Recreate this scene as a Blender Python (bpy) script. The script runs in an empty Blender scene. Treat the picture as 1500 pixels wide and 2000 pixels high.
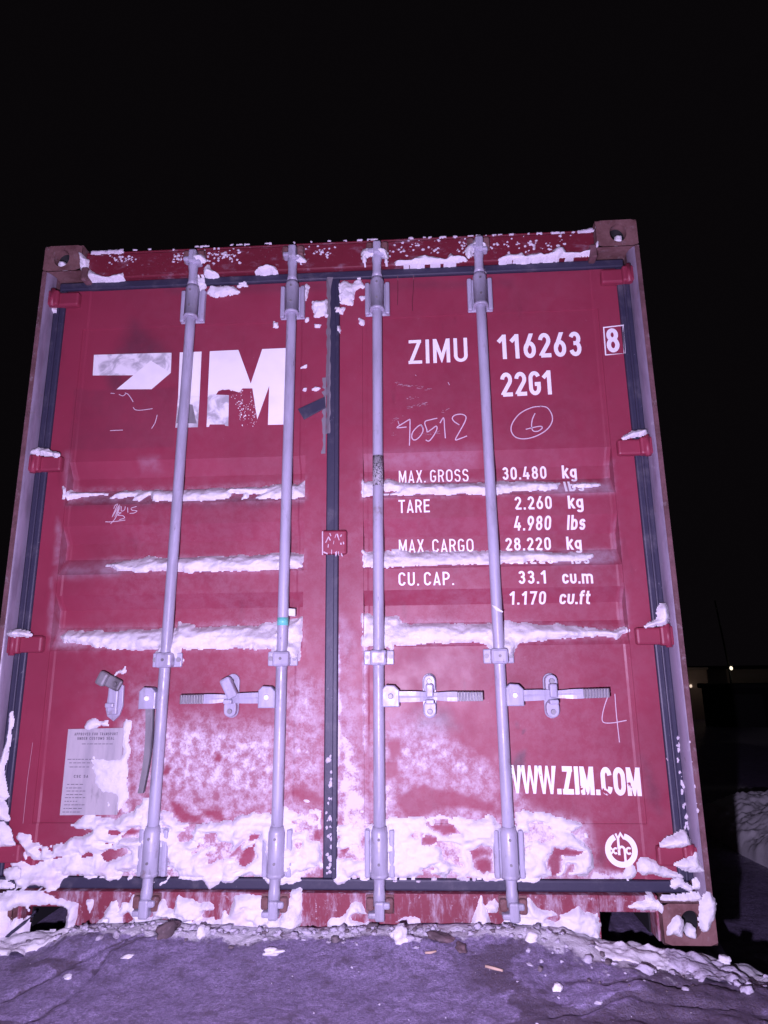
import bpy, bmesh, math, random
import numpy as np
from mathutils import Matrix, Vector

random.seed(7)
SC = bpy.context.scene
COL = SC.collection
rad = math.radians

# ------------------------------------------------------------------ camera
CAM = np.array([0.3219833, -2.33274754, 0.86420968])
PITCH, YAW, ROLL, FPX = 0.22928502, -0.0547192, -0.01138835, 1273.06      # focal length in pixels of a 1500 x 2000 picture
def cam_axes(p, y, r):
    cp, sp, cy, sy, cr, sr = math.cos(p), math.sin(p), math.cos(y), math.sin(y), math.cos(r), math.sin(r)
    f = np.array([sy*cp, cy*cp, sp]); r0 = np.array([cy, -sy, 0.0]); u0 = np.cross(r0, f)
    return cr*r0+sr*u0, -sr*r0+cr*u0, f
RT, UP, FW = cam_axes(PITCH, YAW, ROLL)
cd = bpy.data.cameras.new('camera')
cam = bpy.data.objects.new('camera', cd); COL.objects.link(cam)
m4 = Matrix.Identity(4)
for i in range(3):
    m4[i][0], m4[i][1], m4[i][2], m4[i][3] = RT[i], UP[i], -FW[i], CAM[i]
cam.matrix_world = m4
cd.sensor_fit = 'VERTICAL'; cd.sensor_height = 36.0; cd.lens = 36.0*FPX/2000.0
cd.clip_start = 0.02; cd.clip_end = 2000
SC.camera = cam

# ------------------------------------------------------------------ night sky, a faint sun lamp added as shadow fill, the hand torch by the camera
W = bpy.data.worlds.new('World'); SC.world = W; W.use_nodes = True
wt = W.node_tree; wt.nodes.clear()
sky = wt.nodes.new('ShaderNodeTexSky'); sky.sky_type = 'NISHITA'; sky.sun_disc = False
sky.sun_elevation = rad(-6.0); sky.sun_rotation = rad(150)
bg = wt.nodes.new('ShaderNodeBackground'); wo = wt.nodes.new('ShaderNodeOutputWorld')
bg2 = wt.nodes.new('ShaderNodeBackground'); ad = wt.nodes.new('ShaderNodeAddShader')
bg.inputs['Strength'].default_value = 0.05
bg2.inputs['Color'].default_value = (0.0034, 0.0026, 0.0034, 1); bg2.inputs['Strength'].default_value = 0.75
wt.links.new(sky.outputs[0], bg.inputs['Color'])
wt.links.new(bg.outputs[0], ad.inputs[0]); wt.links.new(bg2.outputs[0], ad.inputs[1]); wt.links.new(ad.outputs[0], wo.inputs['Surface'])
sl = bpy.data.lights.new('moon', 'SUN'); sl.energy = 0.004; sl.angle = rad(0.5); sl.color = (0.8, 0.85, 1.0)
so = bpy.data.objects.new('moon', sl); COL.objects.link(so); so.rotation_euler = (rad(50), 0, rad(-30))
tl = bpy.data.lights.new('torch', 'POINT'); tl.energy = 410; tl.color = (0.74, 0.59, 1.0); tl.shadow_soft_size = 0.012
to = bpy.data.objects.new('torch', tl); COL.objects.link(to)
to.location = Vector(CAM + RT*(-0.15) + UP*(-0.17))
SC.view_settings.view_transform = 'Standard'; SC.view_settings.look = 'None'
SC.view_settings.exposure = 0.0; SC.view_settings.gamma = 1.0
SC.cycles.max_bounces = 5

# ------------------------------------------------------------------ helpers
def P(u, v, Y):                       # the point of the plane y = Y that picture point (u, v) of the 1500 x 2000 photo shows
    d = (u-750)/FPX*RT + (1000-v)/FPX*UP + FW
    t = (Y-CAM[1])/d[1]
    return CAM + t*d
def PX(pts, Y): return np.array([[P(u, v, Y)[0], P(u, v, Y)[2]] for u, v in pts])

def hsh(i, j, s):
    n = (i*374761393 + j*668265263 + s*974634777) & 0xffffffff
    n = ((n ^ (n >> 13))*1274126177) & 0xffffffff
    n = ((n ^ (n >> 16))*2246822519) & 0xffffffff
    return ((n ^ (n >> 15)) & 0xffffff)/float(0xffffff)
def vnoise(x, y, s):
    xi = np.floor(x).astype(np.int64); yi = np.floor(y).astype(np.int64)
    fx = x-xi; fy = y-yi; fx = fx*fx*(3-2*fx); fy = fy*fy*(3-2*fy)
    a, b, c, d = hsh(xi, yi, s), hsh(xi+1, yi, s), hsh(xi, yi+1, s), hsh(xi+1, yi+1, s)
    return (a*(1-fx)+b*fx)*(1-fy)+(c*(1-fx)+d*fx)*fy
def fbm(x, y, s, o=4):
    r = 0; a = .5; t = 0
    for k in range(o):
        r = r + a*vnoise(x*2**k+k*17.3, y*2**k-k*9.1, s+k); t += a; a *= .5
    return r/t
def sst(a, b, x):
    t = np.clip((x-a)/(b-a), 0, 1); return t*t*(3-2*t)
def sdf(poly, x, z):                  # signed distance to a polygon, positive inside
    p = np.asarray(poly); n = len(p)
    d = np.full(x.shape, 1e9); ins = np.zeros(x.shape, bool)
    for i in range(n):
        ax, az = p[i]; bx, bz = p[(i+1) % n]
        ex, ez = bx-ax, bz-az; L = ex*ex+ez*ez+1e-12
        t = np.clip(((x-ax)*ex+(z-az)*ez)/L, 0, 1)
        d = np.minimum(d, (x-ax-t*ex)**2+(z-az-t*ez)**2)
        c = (az > z) != (bz > z)
        if abs(ez) > 1e-12: ins ^= c & (x < ex*(z-az)/ez+ax)
    d = np.sqrt(d)
    return np.where(ins, d, -d)

def mesh(name, v, f, mat, parent=None, smooth=False):
    me = bpy.data.meshes.new(name)
    me.from_pydata([tuple(map(float, p)) for p in v], [], [tuple(map(int, q)) for q in f]); me.update()
    me.materials.append(mat)
    if smooth: me.polygons.foreach_set('use_smooth', [True]*len(me.polygons))
    o = bpy.data.objects.new(name, me); COL.objects.link(o)
    if parent: o.parent = parent
    return o
class MB:
    def __init__(s): s.bm = bmesh.new()
    def box(s, x0, x1, y0, y1, z0, z1, bev=0.0, seg=2, mat4=None):
        g = bmesh.ops.create_cube(s.bm, size=1.0)['verts']
        for v in g:
            v.co = Vector(((x0+x1)/2+v.co.x*(x1-x0), (y0+y1)/2+v.co.y*(y1-y0), (z0+z1)/2+v.co.z*(z1-z0)))
        if mat4 is not None:
            for v in g: v.co = mat4 @ v.co
        if bev > 0:
            e = list({e for v in g for e in v.link_edges})
            bmesh.ops.bevel(s.bm, geom=e, offset=bev, segments=seg, affect='EDGES', profile=.5)
        return s
    def tube(s, pts, rs, n=20, cap=True):
        pts = [Vector(p) for p in pts]; rings = []
        if not hasattr(rs, '__len__'): rs = [rs]*len(pts)
        for i, p in enumerate(pts):
            a = pts[max(i-1, 0)]; b = pts[min(i+1, len(pts)-1)]
            t = (b-a).normalized()
            u = t.cross(Vector((0, 1, 0)) if abs(t.y) < .9 else Vector((1, 0, 0))).normalized(); w = t.cross(u)
            rings.append([s.bm.verts.new(p+rs[i]*(math.cos(2*math.pi*k/n)*u+math.sin(2*math.pi*k/n)*w)) for k in range(n)])
        for a, b in zip(rings, rings[1:]):
            for k in range(n):
                f = s.bm.faces.new((a[k], a[(k+1) % n], b[(k+1) % n], b[k])); f.smooth = True
        if cap: s.bm.faces.new(rings[0][::-1]); s.bm.faces.new(rings[-1])
        return s
    def prism(s, poly, y0, y1, bev=0.0):     # outline in x, z pushed from y0 (front) to y1
        a = [s.bm.verts.new((x, y0, z)) for x, z in poly]; b = [s.bm.verts.new((x, y1, z)) for x, z in poly]
        n = len(poly); F = [s.bm.faces.new(a), s.bm.faces.new(b[::-1])]
        for k in range(n): F.append(s.bm.faces.new((a[k], b[k], b[(k+1) % n], a[(k+1) % n])))
        if bev > 0: bmesh.ops.bevel(s.bm, geom=list(F[0].edges), offset=bev, segments=2, affect='EDGES', profile=.5)
        return s
    def blob(s, c, r, sq=(1, 1, 1), seed=0, sub=2, rough=.35):
        g = bmesh.ops.create_icosphere(s.bm, subdivisions=sub, radius=1.0)['verts']
        rr = random.Random(seed); ph = [rr.uniform(0, 6.28) for _ in range(9)]
        rot = Matrix.Rotation(rr.uniform(0, 6.28), 3, 'Z') @ Matrix.Rotation(rr.uniform(-.4, .4), 3, 'X')
        for v in g:
            d = v.co.copy()
            k = 1+rough*(.5*math.sin(3*d.x+ph[0])*math.sin(3*d.y+ph[1])+.4*math.sin(5*d.z+ph[2]+2*d.x)+.3*math.sin(8*d.y+ph[3])*math.sin(7*d.x+ph[4])+.2*rr.uniform(-1, 1))
            v.co = Vector(c)+rot @ Vector((d.x*r*k*sq[0], d.y*r*k*sq[1], d.z*r*k*sq[2]))
        return s
    def build(s, name, mat, parent=None, smooth=None):
        bmesh.ops.recalc_face_normals(s.bm, faces=s.bm.faces[:])
        if smooth is not None:
            for f in s.bm.faces: f.smooth = smooth
        me = bpy.data.meshes.new(name); s.bm.to_mesh(me); s.bm.free()
        me.materials.append(mat)
        o = bpy.data.objects.new(name, me); COL.objects.link(o)
        if parent: o.parent = parent
        return o
def tag(o, label=None, cat=None, group=None, kind=None):
    if label: o['label'] = label
    if cat: o['category'] = cat
    if group: o['group'] = group
    if kind: o['kind'] = kind
    return o
def empty(name, loc=(0, 0, 0)):
    o = bpy.data.objects.new(name, None); COL.objects.link(o); o.location = loc; o.empty_display_size = .1
    return o
def grid_faces(nr, nc):
    i = np.arange(nr*nc).reshape(nr, nc)
    return np.stack([i[:-1, :-1], i[:-1, 1:], i[1:, 1:], i[1:, :-1]], -1).reshape(-1, 4)

# ------------------------------------------------------------------ materials
class NT:
    def __init__(s, name):
        s.m = bpy.data.materials.new(name); s.m.use_nodes = True
        s.t = s.m.node_tree; s.b = s.t.nodes['Principled BSDF']; s.co = s.t.nodes.new('ShaderNodeTexCoord').outputs['Object']
    def n(s, ty, **k):
        o = s.t.nodes.new(ty)
        for a, b in k.items(): setattr(o, a, b)
        return o
    def l(s, a, b): s.t.links.new(a, b)
    def noise(s, scale, det=4, rough=.55, stretch=None, dist=0):
        o = s.n('ShaderNodeTexNoise'); o.inputs['Scale'].default_value = scale; o.inputs['Detail'].default_value = det
        o.inputs['Roughness'].default_value = rough; o.inputs['Distortion'].default_value = dist
        c = s.co
        if stretch:
            mp = s.n('ShaderNodeMapping'); mp.inputs['Scale'].default_value = stretch; s.l(c, mp.inputs[0]); c = mp.outputs[0]
        s.l(c, o.inputs['Vector']); return o.outputs['Fac']
    def ramp(s, x, a, b, lo=0.0, hi=1.0):
        o = s.n('ShaderNodeMapRange', interpolation_type='SMOOTHSTEP'); s.l(x, o.inputs['Value'])
        for k, v in (('From Min', a), ('From Max', b), ('To Min', lo), ('To Max', hi)): o.inputs[k].default_value = v
        return o.outputs['Result']
    def math(s, op, a, b):
        o = s.n('ShaderNodeMath', operation=op)
        for i, x in enumerate((a, b)):
            if hasattr(x, 'default_value') or hasattr(x, 'links'): s.l(x, o.inputs[i])
            else: o.inputs[i].default_value = x
        return o.outputs[0]
    def mix(s, f, a, b):
        o = s.n('ShaderNodeMix', data_type='RGBA')
        if hasattr(f, 'links'): s.l(f, o.inputs['Factor'])
        else: o.inputs['Factor'].default_value = f
        for x, sk in ((a, o.inputs[6]), (b, o.inputs[7])):
            if hasattr(x, 'links'): s.l(x, sk)
            else: sk.default_value = (*x, 1)
        return o.outputs[2]
    def attr(s, name):
        o = s.n('ShaderNodeAttribute', attribute_name=name); return o.outputs['Fac']
    def fin(s, col, rough=.5, bump=None, bs=.3, bd=.002, spec=.5, metal=0.0):
        for x, k in ((col, 'Base Color'), (rough, 'Roughness'), (metal, 'Metallic'), (spec, 'Specular IOR Level')):
            if hasattr(x, 'links'): s.l(x, s.b.inputs[k])
            else: s.b.inputs[k].default_value = (*x, 1) if k == 'Base Color' else x
        if bump is not None:
            o = s.n('ShaderNodeBump'); o.inputs['Strength'].default_value = bs; o.inputs['Distance'].default_value = bd
            s.l(bump, o.inputs['Height']); s.l(o.outputs[0], s.b.inputs['Normal'])
        return s.m
RED = (.278, .035, .067)
WHITE_SNOW = (.80, .79, .82)
def red_nodes(t, base=RED, dark=(.14, .016, .034)):
    a = t.ramp(t.noise(3.0, 5), .35, .7)
    c = t.mix(a, base, tuple(x*.86 for x in base))
    c = t.mix(t.ramp(t.noise(14, 6, .65, (1, 1, .25)), .6, .78, 0, .45), c, dark)
    c = t.mix(t.ramp(t.noise(55, 6, .7), .66, .74, 0, .35), c, (.42, .22, .24))
    return c
def m_door():
    t = NT('door_paint'); c = red_nodes(t)
    g = t.attr('grime'); c = t.mix(t.math('MULTIPLY', g, t.ramp(t.noise(20, 6, .7), .2, .6, .35, 1)), c, (.055, .03, .045))
    d = t.attr('dust'); c = t.mix(t.math('MULTIPLY', d, t.ramp(t.noise(25, 6, .7), .25, .7, .2, .9)), c, (.46, .33, .40))
    fr = t.attr('frost')
    n1 = t.noise(28, 7, .66); n2 = t.noise(160, 4, .7)
    nn = t.math('ADD', t.math('MULTIPLY', n1, 1.35), t.math('ADD', t.math('MULTIPLY', n2, .55), -.45))
    k = t.math('SUBTRACT', t.math('MULTIPLY', fr, 1.15), nn)
    cl = t.ramp(k, -.06, .34, 0, .97)
    film = t.math('MULTIPLY', t.math('MULTIPLY', t.math('POWER', fr, 1.3), 1.75), t.ramp(nn, .28, .72, 1.0, .22))
    fm = t.math('MINIMUM', t.math('MAXIMUM', cl, film), .97)
    c = t.mix(fm, c, (.72, .67, .75))
    r = t.math('ADD', t.math('MULTIPLY', fm, .3), t.ramp(t.noise(9, 5), .3, .7, .40, .55))
    b = t.math('ADD', t.math('MULTIPLY', t.noise(90, 5), .25), t.math('MULTIPLY', fm, 1.2))
    return t.fin(c, r, b, .35, .0025, .45)
def m_header():
    t = NT('header_paint'); c = red_nodes(t, (.17, .016, .031), (.11, .011, .018))
    c = t.mix(t.ramp(t.noise(11, 8, .72, (1, 1, 2.2)), .52, .74, 0, .55), c, (.36, .26, .32))
    c = t.mix(t.ramp(t.noise(60, 7, .75), .60, .72, 0, .6), c, (.6, .52, .58))
    return t.fin(c, .55, t.noise(70, 5), .3, .002)
def m_red(name='red_paint', base=RED, dark=(.14, .016, .034), rust=0.0):
    t = NT(name); c = red_nodes(t, base, dark)
    if rust: c = t.mix(t.ramp(t.noise(16, 7, .7), .62-rust*.3, .8-rust*.3, 0, .9), c, (.13, .062, .045))
    return t.fin(c, .5, t.noise(70, 5), .25, .002)
def m_rust(name='rusty_steel', a=(.22, .115, .11), b=(.12, .052, .05)):
    t = NT(name); c = t.mix(t.ramp(t.noise(9, 7, .7), .35, .65), a, b)
    c = t.mix(t.ramp(t.noise(30, 6, .7), .55, .7, 0, .6), c, (.30, .24, .25))
    return t.fin(c, .75, t.noise(60, 7), .6, .004, .3)
def m_grey(name='grey_paint', a=(.44, .43, .53), b=(.33, .32, .39)):
    t = NT(name); c = t.mix(t.ramp(t.noise(7, 6, .65, (3, 3, .5)), .4, .7), a, b)
    c = t.mix(t.ramp(t.noise(60, 5, .6, (1, 1, .3)), .68, .74, 0, .7), c, (.12, .09, .085))
    c = t.mix(t.ramp(t.noise(9, 8, .75), .59, .72, 0, .7), c, (.19, .12, .105))
    c = t.mix(t.ramp(t.noise(6, 7, .7, (4, 4, 1)), .56, .70, 0, .55), c, (.17, .16, .18))
    c = t.mix(t.ramp(t.noise(22, 6), .62, .8, 0, .5), c, (.5, .49, .52))
    return t.fin(c, t.ramp(t.noise(30, 4), .3, .7, .30, .5), t.noise(120, 4), .25, .0015, .6)
def m_snow(name='snow', col=WHITE_SNOW, dirt=0.0, bd=.006):
    t = NT(name); c = t.mix(t.ramp(t.noise(14, 6), .35, .75), col, tuple(x*.93 for x in col))
    if dirt: c = t.mix(t.ramp(t.noise(30, 7, .7), .62-dirt*.3, .85-dirt*.3, 0, .85), c, (.21, .17, .21))
    b = t.math('ADD', t.noise(75, 9, .75), t.math('MULTIPLY', t.noise(190, 4, .7), .6))
    m = t.fin(c, .85, b, .55, bd, .25)
    t.b.inputs['Subsurface Weight'].default_value = .0
    return m
def m_caked():
    t = NT('caked_snow'); c = t.mix(t.ramp(t.noise(9, 7, .7, (1, 1, 1.5)), .50, .70, 0, .45), (.80, .79, .83), (.68, .53, .66))
    c = t.mix(t.ramp(t.noise(60, 6, .7), .6, .75, 0, .3), c, (.66, .58, .66))
    b = t.math('ADD', t.noise(48, 9, .75), t.math('MULTIPLY', t.noise(200, 4, .7), .5))
    return t.fin(c, .85, b, .55, .007, .25)
def m_rubber(name='black_rubber', c0=(.034, .033, .062), dusty=.5):
    t = NT(name); c = t.mix(t.ramp(t.noise(12, 6, .7), .5, .8, 0, dusty), c0, (.16, .15, .17))
    c = t.mix(t.ramp(t.noise(70, 5, .7), .66, .76, 0, dusty*1.2), c, (.5, .5, .53))
    return t.fin(c, .5, t.noise(80, 4), .3, .002, .5)
def m_plain(name, c, rough=.6, var=.15, scale=20):
    t = NT(name); return t.fin(t.mix(t.noise(scale, 5), tuple(x*(1-var) for x in c), tuple(min(1, x*(1+var)) for x in c)), rough, t.noise(90, 4), .15, .001)
def m_emit(name, c, st):
    t = NT(name); t.b.inputs['Emission Color'].default_value = (*c, 1); t.b.inputs['Emission Strength'].default_value = st
    return t.fin(c, .5)
def m_letter(name, wear=.0, c0=(.93, .93, .93)):
    t = NT(name); c = t.mix(t.ramp(t.noise(9, 5), .4, .8), c0, tuple(x*.9 for x in c0))
    if wear: c = t.mix(t.ramp(t.noise(26, 6, .6, (1, 1, .6), .6), .70-wear, .72-wear), c, RED)
    return t.fin(c, .55)
M = dict(door=m_door(), red=m_red(), redrust=m_red('weathered_red_paint', (.21, .036, .058), (.12, .024, .035), .45), header=m_header(),
         rust=m_rust(), post=m_rust('post_paint', (.19, .095, .105), (.10, .05, .05)), grey=m_grey(), plate=m_grey('metal_plate', (.50, .47, .49), (.38, .36, .39)),
         zinc=m_grey('worn_zinc', (.24, .23, .24), (.12, .11, .115)), snow=m_snow(), caked=m_caked(), crumb=m_snow('crumb_snow', (.66, .62, .68), .35, .004), dsnow=m_snow('dirty_snow', (.58, .55, .64), .55, .008), rubber=m_rubber(),
         dusty=m_rubber('dusty_rubber', (.22, .20, .22), .5), letter=m_letter('letter_white'), worn=m_letter('worn_letter_white', .07), chalk=m_plain('chalk', (.62, .50, .56), .9, .2, 80),
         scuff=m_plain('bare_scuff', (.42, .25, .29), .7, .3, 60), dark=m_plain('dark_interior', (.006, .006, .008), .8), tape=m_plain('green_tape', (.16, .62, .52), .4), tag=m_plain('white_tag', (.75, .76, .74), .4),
         foil=None, patch=m_red('overpainted_red', (.222, .028, .054), (.16, .02, .036)), bolt=m_grey('bolt_steel', (.30, .29, .31), (.2, .19, .2)), rivet=None, flange=m_grey('flange_paint', (.25, .21, .27), (.15, .12, .16)), ink=m_plain('plate_ink', (.12, .11, .13), .7))
t = NT('silver_foil'); M['foil'] = t.fin(t.mix(t.ramp(t.noise(16, 5, .6, None, .8), .38, .62), (.44, .44, .46), (.88, .88, .89)), .4)
t = NT('bright_rivet'); M['rivet'] = t.fin((.95, .95, .95), .4, None)  # near-white colour stands in for the torch glint on the rivets

# ------------------------------------------------------------------ the relief of the door end: depth of the front skin at (x, z)
ZPROF = [(0.16, .064), (.924, .064), (1.011, .105), (1.076, .105), (1.129, .064), (1.208, .064), (1.271, .105), (1.333, .105), (1.397, .064),
         (1.480, .064), (1.546, .105), (1.597, .105), (1.658, .064), (2.6, .064)]
_zp = np.array([a for a, _ in ZPROF]); _yp = np.array([b for _, b in ZPROF])
XI0, XI1, ZI0, ZI1 = .112, 1.055, .336, 2.235     # the panel inside the door frame
def skin(x, z):
    x = np.asarray(x, float); z = np.asarray(z, float); ax = np.abs(x)
    y = np.full(np.broadcast(x, z).shape, .060)
    y = np.where((ax > XI0) & (ax < XI1) & (z > ZI0) & (z < ZI1), np.interp(z, _zp, _yp), y)
    y = np.where((ax > 1.138) | ((x > -.028) & (x < .020)), .052, y)
    y = np.where(ax > 1.184, np.interp(ax, [1.184, 1.205], [.050, 0.0]), y)
    y = np.where((z > 2.412) & (ax < 1.15), .050, y); y = np.where((z > 2.447) & (ax < 1.168), .030, y)
    y = np.where((z < .168) & (ax < 1.168), .050, y); y = np.where((z < .133), .030, y); y = np.where((ax > 1.057) & ((z < .118) | (z > 2.473)), .0, y)
    return y

# ------------------------------------------------------------------ lettering: strokes turned into flat ribbons that follow the relief
def arc(cx, cy, rx, ry, a0, a1, n=10):
    return [(cx+rx*math.cos(rad(a0+(a1-a0)*k/n)), cy+ry*math.sin(rad(a0+(a1-a0)*k/n))) for k in range(n+1)]
def glyph(c, s):
    """strokes (points, closed) and advance width; cap height 1, s = stroke width"""
    h = s/2; w = .50; l, r, b, t = h, w-h, h, 1-h; cx = w/2; rx = (r-l)/2
    rnd = min(rx, .22)
    def oval(l, r, b, t):
        rx = (r-l)/2; q = (l+r)/2; ry = min(.24, (t-b)/2)
        return arc(q, t-ry, rx, ry, 0, 180)+arc(q, b+ry, rx, ry, 180, 360)
    xh = .74
    if c == '0': return [(oval(l, r, b, t), 1)], w
    if c == 'O': return [(oval(l, r+.04, b, t), 1)], w+.04
    if c == 'Q': return [(oval(l, r, b, t), 1)], w
    if c == '1': return [([(.02, .70), (.26-h*.2, 1-h*.9), (.26, 1-h)], 0), ([(.26, 1), (.26, 0)], 0)], .26+h+.06
    if c == '2': return [(arc(cx, t-.22, rx, .22, 175, -35)+[(l+.01, b+.02), (l+.01, b)], 0), ([(l, b), (w, b)], 0)], w
    if c == '3': return [(arc(cx, t-.20, rx-.01, .20, 160, -70), 0), (arc(cx, b+.235, rx, .235, 80, -165), 0), ([(cx-.06, .53), (cx+.06, .53)], 0)], w
    if c == '4': return [([(.27, 1.1), (l-.01, .28), (w+.02, .28)], 0), ([(.36, .55), (.36, 0)], 0)], w+.03
    if c == '5': return [([(r+.02, t), (l+.02, t), (l+.01, .52)]+arc(cx, b+.25, rx, .27, 120, -160), 0)], w
    if c == '6': return [(oval(l, r, b, .60), 1), ([(.36, 1.05), (l+.02, .42)], 0)], w
    if c == '7': return [([(0, t), (r, t), (.17, -.05)], 0)], w
    if c == '8': return [(oval(l, r, b, .535), 1), (oval(l+.02, r-.02, .535, t), 1)], w
    if c == '9': return [(oval(l, r, .40, t), 1), ([(.14, -.05), (r-.02, .58)], 0)], w
    if c == 'Z': return [([(.02, t), (w-.02, t)], 0), ([(w-h*1.2, t+.02), (h*1.2, b-.02)], 0), ([(.0, b), (w, b)], 0)], w
    if c == 'I': return [([(h, 0), (h, 1)], 0)], s
    if c == 'M': return [([(h, 0), (h, 1)], 0), ([(.62-h, 0), (.62-h, 1)], 0), ([(h*.8, 1.05), (.31, .18), (.62-h*.8, 1.05)], 0)], .62
    if c == 'U': return [([(l, 1)]+arc(cx, b+.2, rx, .2, 180, 360)+[(r, 1)], 0)], w
    if c == 'G': return [(arc(cx, t-.22, rx, .22, 20, 180)+arc(cx, b+.22, rx, .22, 180, 360)+[(r, .46), (cx, .46)], 0)], w
    if c == 'C': return [(arc(cx, t-.22, rx, .22, 5, 180)+arc(cx, b+.22, rx, .22, 180, 355), 0)], w
    if c == 'A': return [([(.03, -.1), (.25, 1.02-h), (.47, -.1)], 0), ([(.13, .24), (.37, .24)], 0)], w
    if c == 'X': return [([(.03, -.08), (.47, 1.08)], 0), ([(.03, 1.08), (.47, -.08)], 0)], w
    if c == 'R': return [([(l, 0), (l, 1)], 0), ([(l, t)]+arc(r-.22, t-.23, .22, .23, 90, -90)+[(l, t-.46)], 0), ([(.28, t-.44), (r+.02, -.08)], 0)], w
    if c == 'P': return [([(l, 0), (l, 1)], 0), ([(l, t)]+arc(r-.22, t-.24, .22, .24, 90, -90)+[(l, t-.48)], 0)], w
    if c == 'D': return [([(l, b), (l, t)]+arc(r-.25, t-.25, .25, .25, 90, 0)+arc(r-.25, b+.25, .25, .25, 0, -90), 1)], w
    if c == 'F': return [([(l, 0), (l, 1)], 0), ([(l, t), (.45, t)], 0), ([(l, .52), (.40, .52)], 0)], .46
    if c == 'L': return [([(l, 1), (l, b), (.45, b)], 0)], .46
    if c == 'N': return [([(l, 0), (l, 1)], 0), ([(r, 0), (r, 1)], 0), ([(l*.8, 1.05), (r*1.03, -.05)], 0)], w
    if c == 'V': return [([(.03, 1.1), (.25, h), (.47, 1.1)], 0)], w
    if c == 'Y': return [([(.03, 1.08), (.25, .5), (.47, 1.08)], 0), ([(.25, .5), (.25, 0)], 0)], w
    if c == 'T': return [([(0, t), (w, t)], 0), ([(cx, t), (cx, 0)], 0)], w
    if c == 'E': return [([(l, 0), (l, 1)], 0), ([(l, t), (.46, t)], 0), ([(l, b), (.46, b)], 0), ([(l, .52), (.42, .52)], 0)], .47
    if c == 'S': return [(arc(cx, t-.21, rx, .21, 10, 265, 14)+arc(cx, b+.215, rx, .25, 80, -170, 14), 0)], w
    if c == 'W': return [([(.02, 1.1), (.19, -.02), (.36, .98), (.53, -.02), (.70, 1.1)], 0)], .72
    if c == '.': return [([(h, 0), (h, s)], 0)], s
    if c == 'k': return [([(h, 0), (h, 1)], 0), ([(h, .30), (.44, xh+.05)], 0), ([(.20, .42), (.46, -.06)], 0)], .46
    if c == 'g': return [(oval(l, r, .05+h, xh-h), 1), ([(r, xh), (r, -.08)]+arc(cx, -.08, rx, .13, 0, -165), 0)], w
    if c == 'l': return [([(h, 0), (h, 1)], 0)], s
    if c == 'b': return [([(h, 0), (h, 1)], 0), (oval(l, r, b, xh-h), 1)], w
    if c == 's': return [(arc(cx-.01, xh-h-.15, rx-.02, .15, 10, 265)+arc(cx-.01, b+.15, rx-.02, .17, 80, -170), 0)], w-.03
    if c == 'c': return [(arc(cx, xh-h-.18, rx, .18, 5, 180)+arc(cx, b+.18, rx, .18, 180, 355), 0)], w-.02
    if c == 'u': return [([(l, xh)]+arc(cx, b+.18, rx, .18, 180, 360)+[(r, xh)], 0)], w
    if c == 'm': return [([(h, 0), (h, xh)], 0), ([(h, .2)]+arc(.22+h*.3, xh-h-.12, .22-h*.7, .12, 180, 0)+[(.44-h*.4, 0)], 0), (arc(.56+h*.2, xh-h-.12, .19, .12, 180, 0)+[(.75+h*.2, 0)], 0)], .75+h
    if c == 'f': return [([(.14, 0), (.14, .8)]+arc(.29, .8, .15, .2-h, 180, 90)+[(.36, t)], 0), ([(0, xh-h), (.34, xh-h)], 0)], .36
    if c == 't': return [([(.14, .95), (.14, .2)]+arc(.27, .2, .13, .2-h, 180, 270)+[(.34, h)], 0), ([(0, xh-h), (.33, xh-h)], 0)], .36
    return [], .3
def clip(poly, ax, v, keep_ge):
    out = []
    for i in range(len(poly)):
        a, b = poly[i], poly[(i+1) % len(poly)]
        ia = a[ax] >= v if keep_ge else a[ax] <= v; ib = b[ax] >= v if keep_ge else b[ax] <= v
        if ia: out.append(a)
        if ia != ib:
            t = (v-a[ax])/(b[ax]-a[ax]); out.append((a[0]+t*(b[0]-a[0]), a[1]+t*(b[1]-a[1])))
    return out
def ribbon(pts, closed, w):
    p = [np.array(q, float) for q in pts]; q = [p[0]]
    for k in p[1:]:
        if np.linalg.norm(k-q[-1]) > 1e-6: q.append(k)
    if closed and np.linalg.norm(q[0]-q[-1]) < 1e-6: q.pop()
    n = len(q); L = []; R = []
    for i in range(n):
        a = q[i-1] if (i > 0 or closed) else None; b = q[(i+1) % n] if (i < n-1 or closed) else None
        d0 = (q[i]-a)/np.linalg.norm(q[i]-a) if a is not None else None
        d1 = (b-q[i])/np.linalg.norm(b-q[i]) if b is not None else None
        if d0 is None: d0 = d1
        if d1 is None: d1 = d0
        n0 = np.array([-d0[1], d0[0]]); n1 = np.array([-d1[1], d1[0]]); m = n0+n1
        ln = np.linalg.norm(m); m = m/ln if ln > 1e-6 else n0
        k = w/2/max(.3, float(m@n0))
        L.append(q[i]+m*k); R.append(q[i]-m*k)
    idx = range(n if closed else n-1)
    return [[tuple(L[i]), tuple(L[(i+1) % n]), tuple(R[(i+1) % n]), tuple(R[i])] for i in idx]
ZB = sorted(set([ZI0, ZI1]+[z for z, _ in ZPROF]))
def flat(polys, name, mat, parent, off=.0012, step=.00012):
    """polygons of the (x, z) plane laid on the relief; later ones a hair further out"""
    V = []; F = []
    for k, poly in enumerate(polys):
        lev = k % 12
        if isinstance(poly, tuple): poly, lev = poly
        zs = [q[1] for q in poly]; lo, hi = min(zs), max(zs)
        br = [lo-1]+[z for z in ZB if lo < z < hi]+[hi+1]
        for a, b in zip(br, br[1:]):
            c = clip(clip(poly, 1, a, True), 1, b, False)
            if len(c) < 3: continue
            zm = np.clip([q[1] for q in c], a+1e-5, b-1e-5)
            y = skin(np.array([q[0] for q in c]), zm)-off-step*lev
            F.append(list(range(len(V), len(V)+len(c)))); V += [(c[i][0], y[i], c[i][1]) for i in range(len(c))]
    return mesh(name, V, F, mat, parent)
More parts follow.
